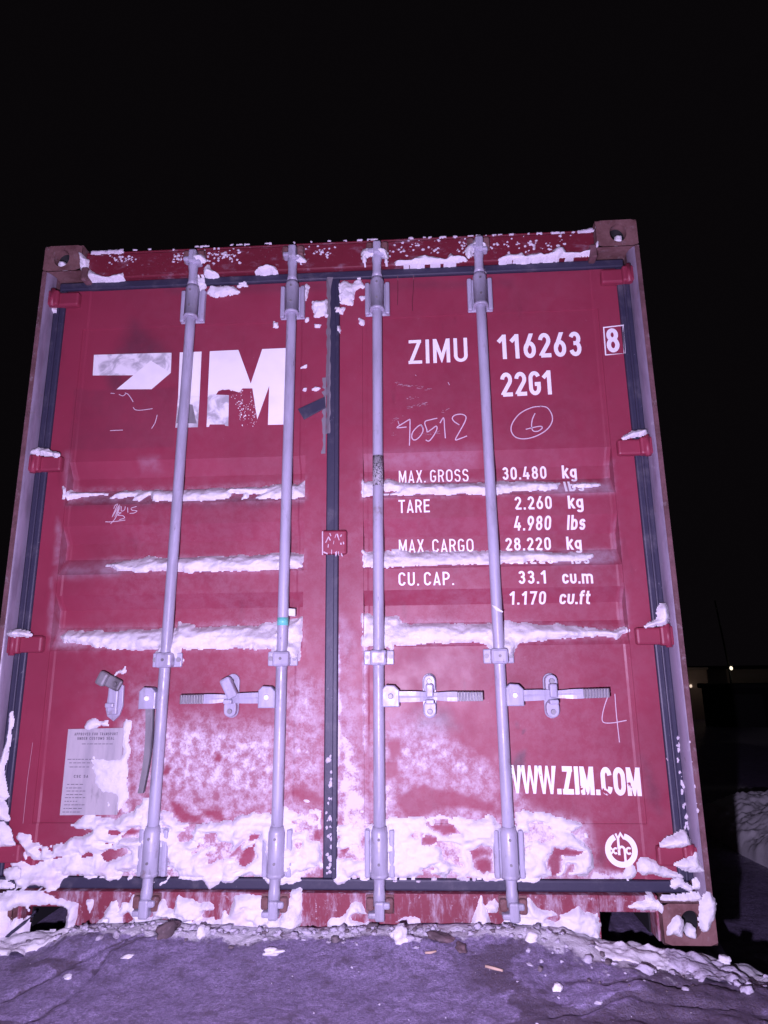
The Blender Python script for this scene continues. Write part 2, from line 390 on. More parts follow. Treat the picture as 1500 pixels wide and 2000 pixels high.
def text_polys(txt, s, space=.13, word=.34):
    x = 0; out = []; lev = 0
    for ch in txt:
        if ch == ' ': x += word; continue
        g, w = glyph(ch, s)
        for lev, (pts, cl) in enumerate(g):
            for q in ribbon(pts, cl, s):
                if ch not in 'g':
                    q = clip(clip(q, 1, 0, True), 1, 1, False)
                if len(q) > 2: out.append(([(x+a, b) for a, b in q], lev))
        x += w+space
    return out, x-space
def text(txt, bl, br, tl, name, mat, parent, s=.15, space=.13, word=.34, Y=.062, off=.0014, word2=None):
    """lettering between two baseline ends and a cap-height point, given as photo points on the door skin"""
    a, b, c = P(*bl, Y), P(*br, Y), P(*tl, Y)
    h = c[2]-a[2]; pl, w = text_polys(txt, s, space, word); kx = (b[0]-a[0])/w; dz = (b[2]-a[2])/w
    return flat([([(a[0]+x*kx, a[2]+y*h+x*dz) for x, y in q], lv) for q, lv in pl], name, mat, parent, off, .0003)
def strokes(lines, w, name, mat, parent, Y=.062, off=.0012):
    polys = []
    for k, ln in enumerate(lines):
        pl = [tuple(q) for q in PX(ln, Y)]
        polys += [(q, k) for q in ribbon(pl, False, w)]
    return flat(polys, name, mat, parent, off, .0002)
def catmull(pts, n=5):
    p = [np.array(q, float) for q in pts]; p = [2*p[0]-p[1]]+p+[2*p[-1]-p[-2]]; o = []
    for i in range(1, len(p)-2):
        for k in range(n):
            t = k/n; o.append(.5*((2*p[i])+(-p[i-1]+p[i+1])*t+(2*p[i-1]-5*p[i]+4*p[i+1]-p[i+2])*t*t+(-p[i-1]+3*p[i]-3*p[i+1]+p[i+2])*t**3))
    o.append(p[-2]); return [tuple(q) for q in o]

# ------------------------------------------------------------------ frozen ground, one sheet out to the horizon
def axis(a, b, step, far, gr=1.16):
    c = list(np.arange(a, b, step)); x = b; s = step
    while x < far: c.append(x); s *= gr; x += s
    c.append(far); x = a-step; s = step; pre = []
    while x > -far: pre.append(x); s *= gr; x -= s
    pre.append(-far); return np.array(pre[::-1]+c)
gx = axis(-1.75, 2.05, .0095, 420.); gy = axis(-1.25, .12, .0085, 420.)
GROOVE = [[(-1.0, -.60), (-.83, -.39), (-.72, -.21), (-.55, -.09), (-.36, -.06)], [(-.74, -.55), (-.70, -.48), (-.65, -.33), (-.63, -.17), (-.53, -.11)], [(.80, -.30), (1.0, -.27), (1.16, -.24)], [(.62, -.42), (.86, -.36), (1.1, -.38)]]
def groove(X, Y):
    d = np.full(np.shape(X), 9.0); wx = X+.03*(fbm(X*14, Y*14, 55, 3)-.5); wy = Y+.03*(fbm(X*14, Y*14, 56, 3)-.5)
    for ln in GROOVE:
        for (ax, ay), (bx, by) in zip(ln, ln[1:]):
            ex, ey = bx-ax, by-ay; t = np.clip(((wx-ax)*ex+(wy-ay)*ey)/(ex*ex+ey*ey), 0, 1)
            d = np.minimum(d, (wx-ax-t*ex)**2+(wy-ay-t*ey)**2)
    return np.exp(-d/.009**2)*(.35+.9*fbm(X*9, Y*9, 57, 3))
def ground_z(X, Y):
    zb = np.interp(X, [-1.6, -1.06, -.89, -.81, -.56, -.26, 0, .31, .58, .74, .84, 1.0, 1.04, 1.19, 1.25], [.0, .005, .015, .045, .06, .042, .048, .058, .064, .054, .024, .008, -.004, -.02, -.04])
    base = -.006-.05*sst(-.4, -2.5, Y)+zb*np.exp(-((np.minimum(Y, -.08)+.08)/.17)**2)
    bank = np.exp(-((Y+.09)/.06)**2)*.022*(fbm(X*8, Y*8, 3, 3)-.2)*sst(1.0, .7, np.abs(X))
    rut = -.010*np.exp(-((X*.50+Y*.9+1.42+.03*np.sin(X*6))/.02)**2)-.012*np.exp(-((X*.55+Y*.9+1.02+.04*np.sin(X*5+1))/.022)**2)+.0025*np.sin((X*.45+Y)*55+4*fbm(X*3, Y*3, 8, 3))*sst(-.2, -.7, X)
    rough = .005*(fbm(X*7, Y*9, 11, 6)-.5)+.008*(fbm(X*24, Y*30, 12, 5)-.5)*(1+1.6*sst(.1, .8, X)*sst(-1.2, -.3, Y))
    rough = rough+.036*(fbm(X*22, Y*34, 19, 5)-.5)*np.exp(-((Y+.075)/.05)**2)
    heap = .06*sst(.35, .9, X)*(fbm(X*6+3, Y*9, 14, 5)-.2)*sst(-1.3, -.6, Y)*sst(-.12, -.3, Y)
    z = base+bank+rut+rough+heap-.014*groove(X, Y)
    edge = sst(1.22, 1.75, X+.12*(fbm(X*4, Y*4, 15, 3)-.5)-.10*np.clip(Y+.9, -1, .6))
    low = -.62-.018*np.clip(Y-8, 0, 60)-.05*np.clip(Y-28, 0, 50)+.10*(fbm(X*1.1, Y*1.1, 16, 4)-.5)
    z = z*(1-edge)+low*edge
    und = sst(.0, .07, Y)*sst(1.5, 1.3, np.abs(X))
    z = z-.12*und
    back = sst(6.5, 9, np.maximum(Y, np.abs(X)*1.2))
    return z*(1-back)+np.minimum(low, z)*back
X, Yg = np.meshgrid(gx, gy); Zg = ground_z(X, Yg)
def m_ground():
    t = NT('frozen_mud')
    a = t.ramp(t.noise(5, 7, .68), .32, .66); c = t.mix(a, (.265, .215, .365), (.40, .33, .545))
    c = t.mix(t.ramp(t.noise(13, 9, .75), .50, .66, 0, .9), c, (.10, .07, .09))
    c = t.mix(t.ramp(t.noise(60, 7, .75), .47, .62, 0, .75), c, (.125, .10, .15))
    mu = t.attr('mud'); c = t.mix(t.ramp(t.math('SUBTRACT', mu, t.noise(26, 8, .75)), -.08, .10, 0, .92), c, (.085, .058, .075))
    c = t.mix(t.ramp(t.noise(130, 6, .85), .42, .58, 0, .75), c, (.15, .125, .20))
    sn = t.attr('snow'); k = t.math('SUBTRACT', t.math('MULTIPLY', sn, 1.25), t.noise(34, 8, .7))
    c = t.mix(t.ramp(k, -.05, .18, 0, .92), c, (.72, .71, .74))
    c = t.mix(t.ramp(t.noise(150, 2, .5), .74, .765), c, (.85, .85, .88))  # rare pale specks paint ice sparkle into the colour
    b = t.math('ADD', t.math('ADD', t.noise(42, 9, .78), t.math('MULTIPLY', t.noise(15, 6, .7), 1.2)), t.math('MULTIPLY', t.noise(190, 4, .7), .7))
    return t.fin(c, t.ramp(t.noise(22, 5), .35, .65, .38, .7), b, .9, .007, .5)
mudv = .80*groove(X, Yg)+.95*sst(.15, .7, X)*sst(-1.25, -.5, Yg)*sst(-.05, -.2, Yg)*sst(.30, .62, fbm(X*4, Yg*7, 61, 5))+.6*sst(-.1, -.8, X)*sst(.42, .62, fbm(X*3+Yg*4, Yg*9, 62, 4))*sst(-.1, -.2, Yg)+.62*np.exp(-((Yg+.09)/.06)**2)*sst(.40, .6, fbm(X*12, Yg*20, 63, 5))*(np.abs(X) < 1.2)
snw = .78*np.exp(-((Yg+.055)/(.06+.05*sst(.5, .9, X)))**2)*sst(1.6, 1.1, np.abs(X))+.16*sst(.2, .8, X)*sst(-.9, -.3, Yg)*sst(1.7, 1.2, X)
snw = snw*(.5+.9*fbm(X*5, Yg*6, 40, 4))+.55*sst(2.0, 3.2, X)*sst(.50, .62, fbm(X*.8, Yg*.8, 41, 4))
snw = np.clip(snw+.24*fbm(X*3.5, Yg*4, 44, 4)*sst(1.9, 1.5, np.abs(X))*(Yg < .1), 0, .9)
g = mesh('ground', np.stack([X, Yg, Zg], -1).reshape(-1, 3), grid_faces(len(gy), len(gx)), m_ground(), None, True)
g['kind'] = 'structure'
at = g.data.attributes.new('mud', 'FLOAT', 'POINT'); at.data.foreach_set('value', mudv.reshape(-1).astype(np.float32))
at = g.data.attributes.new('snow', 'FLOAT', 'POINT'); at.data.foreach_set('value', snw.reshape(-1).astype(np.float32))
def gz(x, y): return float(ground_z(np.array([float(x)]), np.array([float(y)]))[0])

# ------------------------------------------------------------------ the container
C = empty('shipping_container')
tag(C, 'red shipping container with closed double doors and snow stuck to its door end', 'container')
HW, HT, LEN = 1.219, 2.591, 6.058
def casting(sx, z0, y0, rot=False):
    """steel corner casting with an oval hole in its outward end face"""
    x0, x1 = (sx*HW, sx*(HW-.162)); xl, xr = min(x0, x1), max(x0, x1); z1 = z0+.118
    cx, cz = (xl+xr)/2, (z0+z1)/2; rx, rz = .033, .040
    if not rot: cx += sx*.005
    n = 28; y1 = y0+.178 if not rot else y0-.178; dy = .035 if not rot else -.035
    v = []; f = []
    ang = [2*math.pi*(k+.5)/n for k in range(n)]
    for a in ang: v.append((cx+rx*math.cos(a), y0, cz+rz*math.sin(a)))
    for a in ang: v.append((cx+rx*math.cos(a), y0+dy, cz+rz*math.sin(a)))
    for a in ang:
        c, s = math.cos(a), math.sin(a); k = min((.081)/max(abs(c), 1e-6), .059/max(abs(s), 1e-6))
        v.append(((xl+xr)/2+c*k, y0, cz+s*k))
    for k in range(n):
        j = (k+1) % n; f.append((k, j, n+j, n+k)); f.append((k, 2*n+k, 2*n+j, j))
    b = len(v); v += [(cx, y0+dy*2.2, cz)]
    for k in range(n): f.append((n+k, n+(k+1) % n, b))
    b = len(v); e = .004
    v += [(xl, y0+e*(1 if not rot else -1), z0), (xr, y0+e*(1 if not rot else -1), z0), (xr, y0+e*(1 if not rot else -1), z1), (xl, y0+e*(1 if not rot else -1), z1), (xl, y1, z0), (xr, y1, z0), (xr, y1, z1), (xl, y1, z1)]
    f += [(b, b+1, b+5, b+4), (b+1, b+2, b+6, b+5), (b+2, b+3, b+7, b+6), (b+3, b, b+4, b+7), (b+4, b+5, b+6, b+7)]
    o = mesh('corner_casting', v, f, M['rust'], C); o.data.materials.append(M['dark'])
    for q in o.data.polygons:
        if 2*n <= q.index < 3*n: q.material_index = 1  # back of the hole near-black: its shade is put into the colour
    return o
for sx in (-1, 1):
    for z0 in (0, HT-.118):
        casting(sx, z0, 0.0); casting(sx, z0, LEN, True)
for sx in (-1, 1):
    # door-end post: narrow outer plate, inner flange sloping back to the gasket
    p = MB(); o, i1, i2 = sx*HW, sx*1.205, sx*1.188
    prof = [(o, .0), (i1, .0), (i1-sx*.003, .006), (i2, .05), (i2, .10), (o, .10)]
    a = [p.bm.verts.new((x, y, .118)) for x, y in prof]; b = [p.bm.verts.new((x, y, HT-.118)) for x, y in prof]
    for k in range(6): p.bm.faces.new((a[k], a[(k+1) % 6], b[(k+1) % 6], b[k]))
    p.bm.faces.new(a); p.bm.faces.new(b[::-1])
    po = p.build('corner_post', M['post'], C)
    fl = MB(); fl.prism([(sx*1.2015, .120), (sx*1.2050, .120), (sx*1.2050, HT-.120), (sx*1.2015, HT-.120)], .0045, .008)
    pr = ((1.2014, .0043), (1.1975, .0065), (1.1935, .0115), (1.1895, .021), (1.1862, .034), (1.1840, .050)); a = [[fl.bm.verts.new((sx*x, y, z)) for x, y in pr] for z in (.121, HT-.121)]
    for k in range(5): fl.bm.faces.new((a[0][k], a[0][k+1], a[1][k+1], a[1][k])).smooth = True
    fl.build('post_flange', M['flange'], po)
    MB().box(min(sx*1.13, sx*HW), max(sx*1.13, sx*HW), LEN-.12, LEN-.004, .118, HT-.118, .006).build('corner_post', M['redrust'], C)
    # corrugated side wall
    ys = []; y = .10; d = .036
    while y < LEN-.13:
        for dy, dx in ((0, 0), (.072, 0), (.140, d), (.212, d)): ys.append((y+dy, dx))
        y += .28
    V = []; F = []
    for k, (yy, dx) in enumerate(ys):
        xx = sx*(HW-.004-dx); V += [(xx, yy, .15), (xx, yy, HT-.10)]
        if k: F.append((2*k-2, 2*k, 2*k+1, 2*k-1))
    mesh('side_wall', V, F, M['red'], C)
    xa, xb = sorted((sx*(HW-.002), sx*(HW-.06)))
    MB().box(xa, xb, .178, LEN-.178, .02, .16, .004).build('bottom_rail', M['redrust'], C)
    MB().box(xa, xb, .178, LEN-.178, HT-.105, HT-.02, .004).build('top_rail', M['redrust'], C)
V = []; F = []; k = 0; y = .15
while y < LEN-.15:
    for dy, dz in ((0, 0), (.06, 0), (.08, -.02), (.14, -.02)):
        V += [(-1.16, y+dy, HT-.022+dz), (1.16, y+dy, HT-.022+dz)]
        if k: F.append((2*k-2, 2*k-1, 2*k+1, 2*k))
        k += 1
    y += .16
mesh('roof', V, F, M['red'], C)
MB().box(-1.13, 1.13, LEN-.06, LEN-.02, .12, HT-.10).build('end_wall', M['red'], C)
MB().box(-1.15, 1.15, .20, LEN-.06, .10, .15).build('floor', M['dark'], C)
# header over the doors: plate with a slightly rolled top edge
hd = MB(); hd.box(-1.057, 1.057, .030, .11, 2.449, 2.564, .006); hd.box(-1.057, 1.057, .036, .16, 2.566, 2.577, .004)
hd.build('door_header', M['header'], C)
for sx in (-1, 1):
    a, b = sorted((sx*1.0571, sx*1.03)); MB().box(a, b, .0045, .10, 2.432, 2.49, .006).build('gusset', M['post'], C)
# sill with two fork openings
sill = MB()
sill.box(-1.057, -1.043, .030, .10, .0, .131, .003); sill.box(-.8845, .8715, .030, .10, .0, .131, .003); sill.box(1.0485, 1.057, .030, .10, .0, .131, .003)
sill.box(-1.0435, -.884, .0295, .10, .084, .1305, .003); sill.box(.871, 1.049, .0295, .10, .082, .1305, .003)
t = NT('frosted_sill_paint'); c = red_nodes(t, (.23, .036, .058), (.13, .026, .036)); c = t.mix(t.ramp(t.noise(16, 8, .72, (1.6, 1, .5)), .46, .68, 0, .75), c, (.50, .42, .50)); c = t.mix(t.ramp(t.noise(48, 7, .75), .58, .72, 0, .8), c, (.70, .65, .72))
sill.build('door_sill', t.fin(c, .6, t.noise(60, 6), .4, .003), C)
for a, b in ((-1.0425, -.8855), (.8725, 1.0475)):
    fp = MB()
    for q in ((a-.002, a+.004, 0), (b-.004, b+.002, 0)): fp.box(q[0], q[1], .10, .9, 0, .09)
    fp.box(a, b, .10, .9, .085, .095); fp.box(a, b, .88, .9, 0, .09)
    fp.build('fork_pocket', M['dark'], C)  # near-black walls paint in the shade inside the opening

# gaskets round the door opening
gk = MB(); gk.box(-1.170, 1.170, .050, .10, 2.413, 2.448, .006).build('top_gasket', M['rubber'], C)
MB().box(-1.170, 1.170, .050, .10, .132, .167, .006).build('bottom_gasket', M['rubber'], C)
for sx in (-1, 1):
    g = MB(); a, b = sorted((sx*1.138, sx*1.187)); g.box(a, b, .051, .10, .168, 2.412, .006)
    a, b = sorted((sx*1.157, sx*1.1665)); g.box(a, b, .042, .053, .17, 2.41, .003)
    g.build('side_gasket', M['rubber'], C)
cg = MB(); cg.box(-.027, .0195, .052, .10, .168, 2.412, .004); cg.box(.002, .0185, .046, .054, .168, 2.411, .003)
cg.build('centre_gasket', M['rubber'], C)
# dusty torn lip along the left of the centre seal
V = []; F = []; zz = np.arange(1.74, 2.425, .008)
for k, z in enumerate(zz):
    w = .010+.008*(vnoise(np.array([z*40.]), np.array([3.1]), 5)[0]); e = .012*float(sst(2.36, 2.425, z))
    V += [(-.030-e*.3-.006*vnoise(np.array([z*70.]), np.array([1.]), 6)[0], .0585, z), (-.020-e, .046, z), (-.030+w+e*.6, .049, z)]
    if k: F += [(3*k-3, 3*k-2, 3*k+1, 3*k), (3*k-2, 3*k-1, 3*k+2, 3*k+1)]
mesh('torn_seal_lip', V, F, M['dusty'], C)
V = []; F = []; zz = np.arange(1.66, 1.98, .006)
for k, z in enumerate(zz):
    b = .006+.012*vnoise(np.array([z*60.]), np.array([1.]), 8)[0]*(0 if 1.92 < z < 1.935 else 1)
    V += [(-.034-b, .0575, z), (-.033, .055, z)]
    if k: F.append((2*k-2, 2*k-1, 2*k+1, 2*k))
mesh('scraped_edge', V, F, M['dusty'], C)
st = PX([(582, 800), (594, 820), (636, 797), (634, 776)], .05)
MB().prism([tuple(q) for q in st], .044, .050, .001).build('rubber_strip', M['rubber'], C)

# ---- door leaves
FROST = []; BARE = []; GRIME = []; DUST_SHEEN = []
# powder of frost and snow on the lower doors: outline in photo points, strength, softness in metres
FROST += [([(236, 1420), (262, 1392), (300, 1372), (330, 1392), (352, 1398), (400, 1392), (440, 1404), (480, 1412), (540, 1400), (548, 1345), (585, 1318), (612, 1322), (631, 1340), (631, 1720), (236, 1720)], .45, .07),
          ([(300, 1430), (360, 1415), (430, 1420), (520, 1425), (545, 1470), (545, 1560), (440, 1560), (330, 1545), (300, 1500)], .56, .05),
          ([(560, 1420), (590, 1440), (630, 1400), (630, 1530), (570, 1530)], .56, .05),
          ([(236, 1590), (330, 1610), (430, 1612), (470, 1600), (560, 1575), (630, 1585), (630, 1720), (236, 1720)], .60, .03),
          ([(658, 1340), (676, 1330), (700, 1350), (706, 1400), (716, 1480), (722, 1600), (722, 1720), (655, 1720)], .44, .06),
          ([(658, 1420), (690, 1430), (704, 1480), (718, 1560), (722, 1720), (655, 1720)], .74, .05),
          ([(655, 1240), (664, 1240), (668, 1500), (655, 1500)], .8, .015),
          ([(715, 1420), (755, 1400), (800, 1395), (850, 1400), (880, 1425), (910, 1446), (940, 1470), (975, 1492), (985, 1720), (715, 1720)], .45, .07),
          ([(760, 1440), (840, 1420), (900, 1460), (960, 1490), (965, 1540), (900, 1530), (830, 1520), (770, 1520)], .54, .05),
          ([(740, 1520), (770, 1530), (770, 1600), (735, 1610)], .60, .03),
          ([(720, 1600), (800, 1602), (980, 1596), (985, 1720), (715, 1720)], .58, .03),
          ([(998, 1530), (1020, 1545), (1045, 1590), (1000, 1600)], .5, .04),
          ([(1000, 1585), (1060, 1590), (1148, 1612), (1160, 1690), (1155, 1720), (1000, 1720)], .66, .05),
          ([(1155, 1700), (1225, 1706), (1225, 1722), (1150, 1722)], .75, .02),
          ([(240, 1420), (250, 1425), (258, 1600), (180, 1612), (232, 1590)], .8, .05),
          # dusting on the frame and by the ledges
          ([(655, 1180), (700, 1240), (700, 1330), (655, 1340)], .26, .05), ([(548, 1300), (600, 1300), (625, 1330), (560, 1350)], .24, .05),
          ([(708, 1250), (716, 1250), (716, 1470), (708, 1470)], .72, .012), ([(250, 1330), (300, 1340), (300, 1400), (250, 1400)], .26, .05)]
FROST += [([(130, 948), (300, 946), (600, 930), (600, 984), (130, 984)], .20, .02), ([(190, 1085), (600, 1072), (600, 1120), (190, 1124)], .20, .02), ([(105, 1226), (350, 1216), (600, 1200), (600, 1276), (105, 1268)], .26, .03),
          ([(704, 928), (1190, 930), (1190, 962), (704, 978)], .20, .02), ([(704, 1066), (1200, 1066), (1200, 1098), (704, 1114)], .20, .02), ([(704, 1196), (790, 1200), (1228, 1222), (1228, 1248), (704, 1270)], .26, .03)]
BARE += [([(334, 1566), (348, 1570), (362, 1586), (389, 1598), (384, 1606), (358, 1607), (341, 1594)], 1, .006), ([(390, 1580), (425, 1586), (446, 1602), (434, 1608), (402, 1594)], .8, .008),
         ([(498, 1642), (499, 1663), (492, 1685), (478, 1694), (468, 1691), (466, 1678), (482, 1654)], 1, .004), ([(485, 1630), (509, 1627), (507, 1641), (485, 1644)], 1, .004),
         ([(444, 1676), (478, 1644), (470, 1656), (456, 1671)], .9, .006), ([(419, 1470), (428, 1468), (432, 1480), (426, 1488), (418, 1486)], 1, .004),
         ([(614, 1622), (623, 1618), (625, 1640), (615, 1640)], 1, .005), ([(553, 1549), (593, 1533), (628, 1563), (617, 1576), (580, 1558)], .8, .015), ([(322, 1495), (334, 1500), (330, 1515), (318, 1512)], .9, .006),
         ([(775, 1560), (800, 1543), (830, 1535), (870, 1545), (900, 1552), (930, 1562), (966, 1570), (966, 1588), (940, 1584), (900, 1577), (860, 1582), (830, 1594), (800, 1604), (785, 1588)], .95, .012),
         ([(757, 1450), (778, 1445), (784, 1475), (764, 1482)], .9, .012), ([(752, 1490), (774, 1488), (777, 1512), (756, 1522)], 1, .008), ([(870, 1410), (905, 1432), (945, 1456), (966, 1468), (962, 1486), (930, 1466), (880, 1436)], .85, .012),
         ([(833, 1608), (838, 1605), (842, 1612), (860, 1610), (862, 1604), (868, 1612), (886, 1614), (892, 1624), (865, 1628), (845, 1620)], 1, .004),
         ([(826, 1636), (838, 1633), (850, 1637), (852, 1645), (838, 1649), (826, 1645)], .9, .005), ([(820, 1665), (846, 1662), (848, 1680), (824, 1684)], .45, .02),
         ([(918, 1662), (942, 1655), (960, 1664), (958, 1674), (938, 1668), (922, 1680)], .8, .006), ([(930, 1684), (946, 1676), (960, 1682), (962, 1704), (946, 1706), (934, 1696)], 1, .006), ([(668, 1660), (684, 1650), (682, 1656), (671, 1666)], 1, .005),
         ([(1070, 1682), (1080, 1668), (1092, 1672), (1097, 1688), (1092, 1706), (1078, 1706)], 1, .004), ([(1082, 1655), (1105, 1655), (1140, 1664), (1132, 1672), (1104, 1669), (1080, 1670)], .95, .005), ([(1110, 1690), (1120, 1690), (1118, 1702), (1108, 1702)], .8, .006),
         ([(213, 1622), (230, 1621), (272, 1619), (272, 1626), (232, 1631), (216, 1630)], 1, .004)]
GRIME += [([(146, 761), (344, 757), (341, 800), (338, 872), (136, 880)], .20, .006), ([(262, 630), (330, 690), (280, 760), (215, 700)], .55, .05), ([(205, 720), (240, 730), (262, 758), (215, 768)], .5, .03), ([(815, 1390), (870, 1390), (890, 1420), (810, 1430)], .7, .04), ([(1003, 1495), (1012, 1470), (1028, 1464), (1022, 1510), (1012, 1540)], .85, .012),
          ([(1018, 1425), (1028, 1425), (1024, 1436), (1018, 1434)], .8, .006), ([(1005, 1410), (1012, 1412), (1016, 1426), (1008, 1424)], .6, .008), ([(128, 980), (170, 980), (150, 960), (600, 975), (590, 990), (130, 990)], .35, .02),
          ([(320, 560), (1000, 545), (1000, 560), (320, 575)], .25, .02), ([(120, 1118), (230, 1118), (230, 1122), (120, 1124)], .4, .02), ([(1255, 1480), (1285, 1540), (1290, 1590), (1268, 1560)], .45, .03), ([(1175, 1655), (1185, 1670), (1178, 1690), (1165, 1680)], .4, .015)]
DUST_SHEEN += [([(120, 1100), (215, 1094), (260, 1100), (215, 1124), (112, 1126)], .55, .03), ([(105, 1238), (135, 1238), (130, 1262), (98, 1264)], .7, .02), ([(1040, 945), (1196, 938), (1200, 962), (1060, 966)], .7, .015), ([(1090, 1080), (1208, 1070), (1212, 1098), (1080, 1104)], .7, .015),
         ([(708, 880), (930, 872), (930, 906), (708, 910)], .30, .03), ([(128, 885), (136, 885), (136, 965), (126, 965)], .5, .02), ([(112, 1010), (122, 1040), (118, 1100), (108, 1100)], .5, .012), ([(100, 1130), (108, 1180), (104, 1240), (96, 1240)], .5, .012),  # first outline paints torch sheen on the upper fold slope
         ([(1186, 900), (1196, 900), (1200, 940), (1190, 945)], .5, .015), ([(1204, 1010), (1212, 1060), (1206, 1075), (1200, 1040)], .5, .012), ([(1216, 1140), (1226, 1180), (1224, 1240), (1216, 1240)], .5, .012), ([(270, 895), (310, 890), (310, 915), (270, 920)], .3, .02),
         ([(660, 1200), (672, 1200), (690, 1260), (665, 1260)], .4, .03)]
def field(lst, x, z):
    f = np.zeros(x.shape)
    for pts, w, soft in lst:
        pl = PX(pts, .062); bx = (x > pl[:, 0].min()-soft*2) & (x < pl[:, 0].max()+soft*2) & (z > pl[:, 1].min()-soft*2) & (z < pl[:, 1].max()+soft*2)
        if not bx.any(): continue
        xx = x[bx]; z2 = z[bx]
        d = sdf(pl, xx, z2)+.018*(fbm(xx*28, z2*28, 31, 4)-.5)
        f[bx] = np.maximum(f[bx], w*sst(-soft, soft, d))
    return f
def door(name, x0, x1, label):
    fx = [-XI1, -XI0] if x1 < 0 else [XI0, XI1]
    xs = np.unique(np.round(np.concatenate([np.arange(x0, x1, .0075), [x1, fx[0]-.0004, fx[0]+.0004, fx[1]-.0004, fx[1]+.0004]]), 5))
    z0, z1 = .169, 2.411
    zs = np.unique(np.round(np.concatenate([np.arange(z0, z1, .0075), [z1]+[z for z, _ in ZPROF if z0 < z < z1], [ZI0-.0004, ZI0+.0004, ZI1-.0004, ZI1+.0004]]), 5))
    X, Z = np.meshgrid(xs, zs); Yv = skin(X, Z)
    inn = (np.abs(X) > XI0+.02) & (np.abs(X) < XI1-.02)
    Yv = Yv+np.where(inn, .0045*fbm(X*5, Z*5, 77, 3), 0)+.0015*fbm(X*3+9, Z*2, 78, 2)
    fr = field(FROST, X, Z)*(1-field(BARE, X, Z))
    fr = np.maximum(fr, (.025+.06*sst(2.0, 1.0, Z))*(.5+fbm(X*4, Z*6, 71, 4))*sst(1.25, .75, np.abs(X-.1)))  # thin base film of frost, with the torch sheen painted in
    gr = field(GRIME, X, Z); du = field(DUST_SHEEN, X, Z)
    v = np.stack([X, Yv, Z], -1).reshape(-1, 3); f = grid_faces(len(zs), len(xs))
    o = mesh(name, v, f, M['door'], C)
    for nm, a in (('frost', fr), ('grime', gr), ('dust', du)):
        at = o.data.attributes.new(nm, 'FLOAT', 'POINT'); at.data.foreach_set('value', a.reshape(-1).astype(np.float32))
    # edge flange of the leaf
    o['label'] = label
    return o
DL = door('door', -1.137, -.0285, 'left red door with a torn white logo and a metal plate')
DR = door('door', .0205, 1.137, 'right red door with rows of white lettering')
for d, x0, x1 in ((DL, -1.137, -.0285), (DR, .0205, 1.137)):
    MB().box(x0, x1, 0.118, .13, .169, 2.411).build('inner_panel', M['dark'], d)

# hinges: four to a door, blade from the leaf to the post
for sx, d in ((-1, DL), (1, DR)):
    for z in (2.362, 1.645, .950, .245):
        h = MB(); a, b = sorted((sx*1.072, sx*1.178))
        h.box(a, b, .030, .062, z-.030, z+.030, .008)
        a, b = sorted((sx*1.150, sx*1.196)); h.box(a, b, .014, .05, z-.034, z+.034, .008)
        h.tube([(sx*1.176, .022, z-.04), (sx*1.176, .022, z+.04)], .011, 14)
        h.build('hinge', M['red'], d)
# square cover over the seal
lc = MB(); lc.box(-.041, .053, .028, .058, 1.262, 1.352, .008); lc.build('lock_cover', M['red'], DR)
strk = []
rr = random.Random(3)
for k in range(16):
    u = rr.uniform(632, 672); v = rr.uniform(1040, 1082); strk.append([(u, v), (u+rr.uniform(-3, 3), v+rr.uniform(3, 9))])
pl = []
for ln in strk+[[(630, 1038), (630, 1084)], [(632, 1078), (640, 1082)], [(636, 1060), (642, 1048)]]:
    pl += ribbon([tuple(q) for q in PX(ln, .028)], False, rr.uniform(.002, .005))
V = []; F = []
for k, q in enumerate(pl):
    F.append(range(len(V), len(V)+4)); V += [(a, .0272-.0001*(k % 7), b) for a, b in q]
mesh('scratches', V, F, M['chalk'], DR)

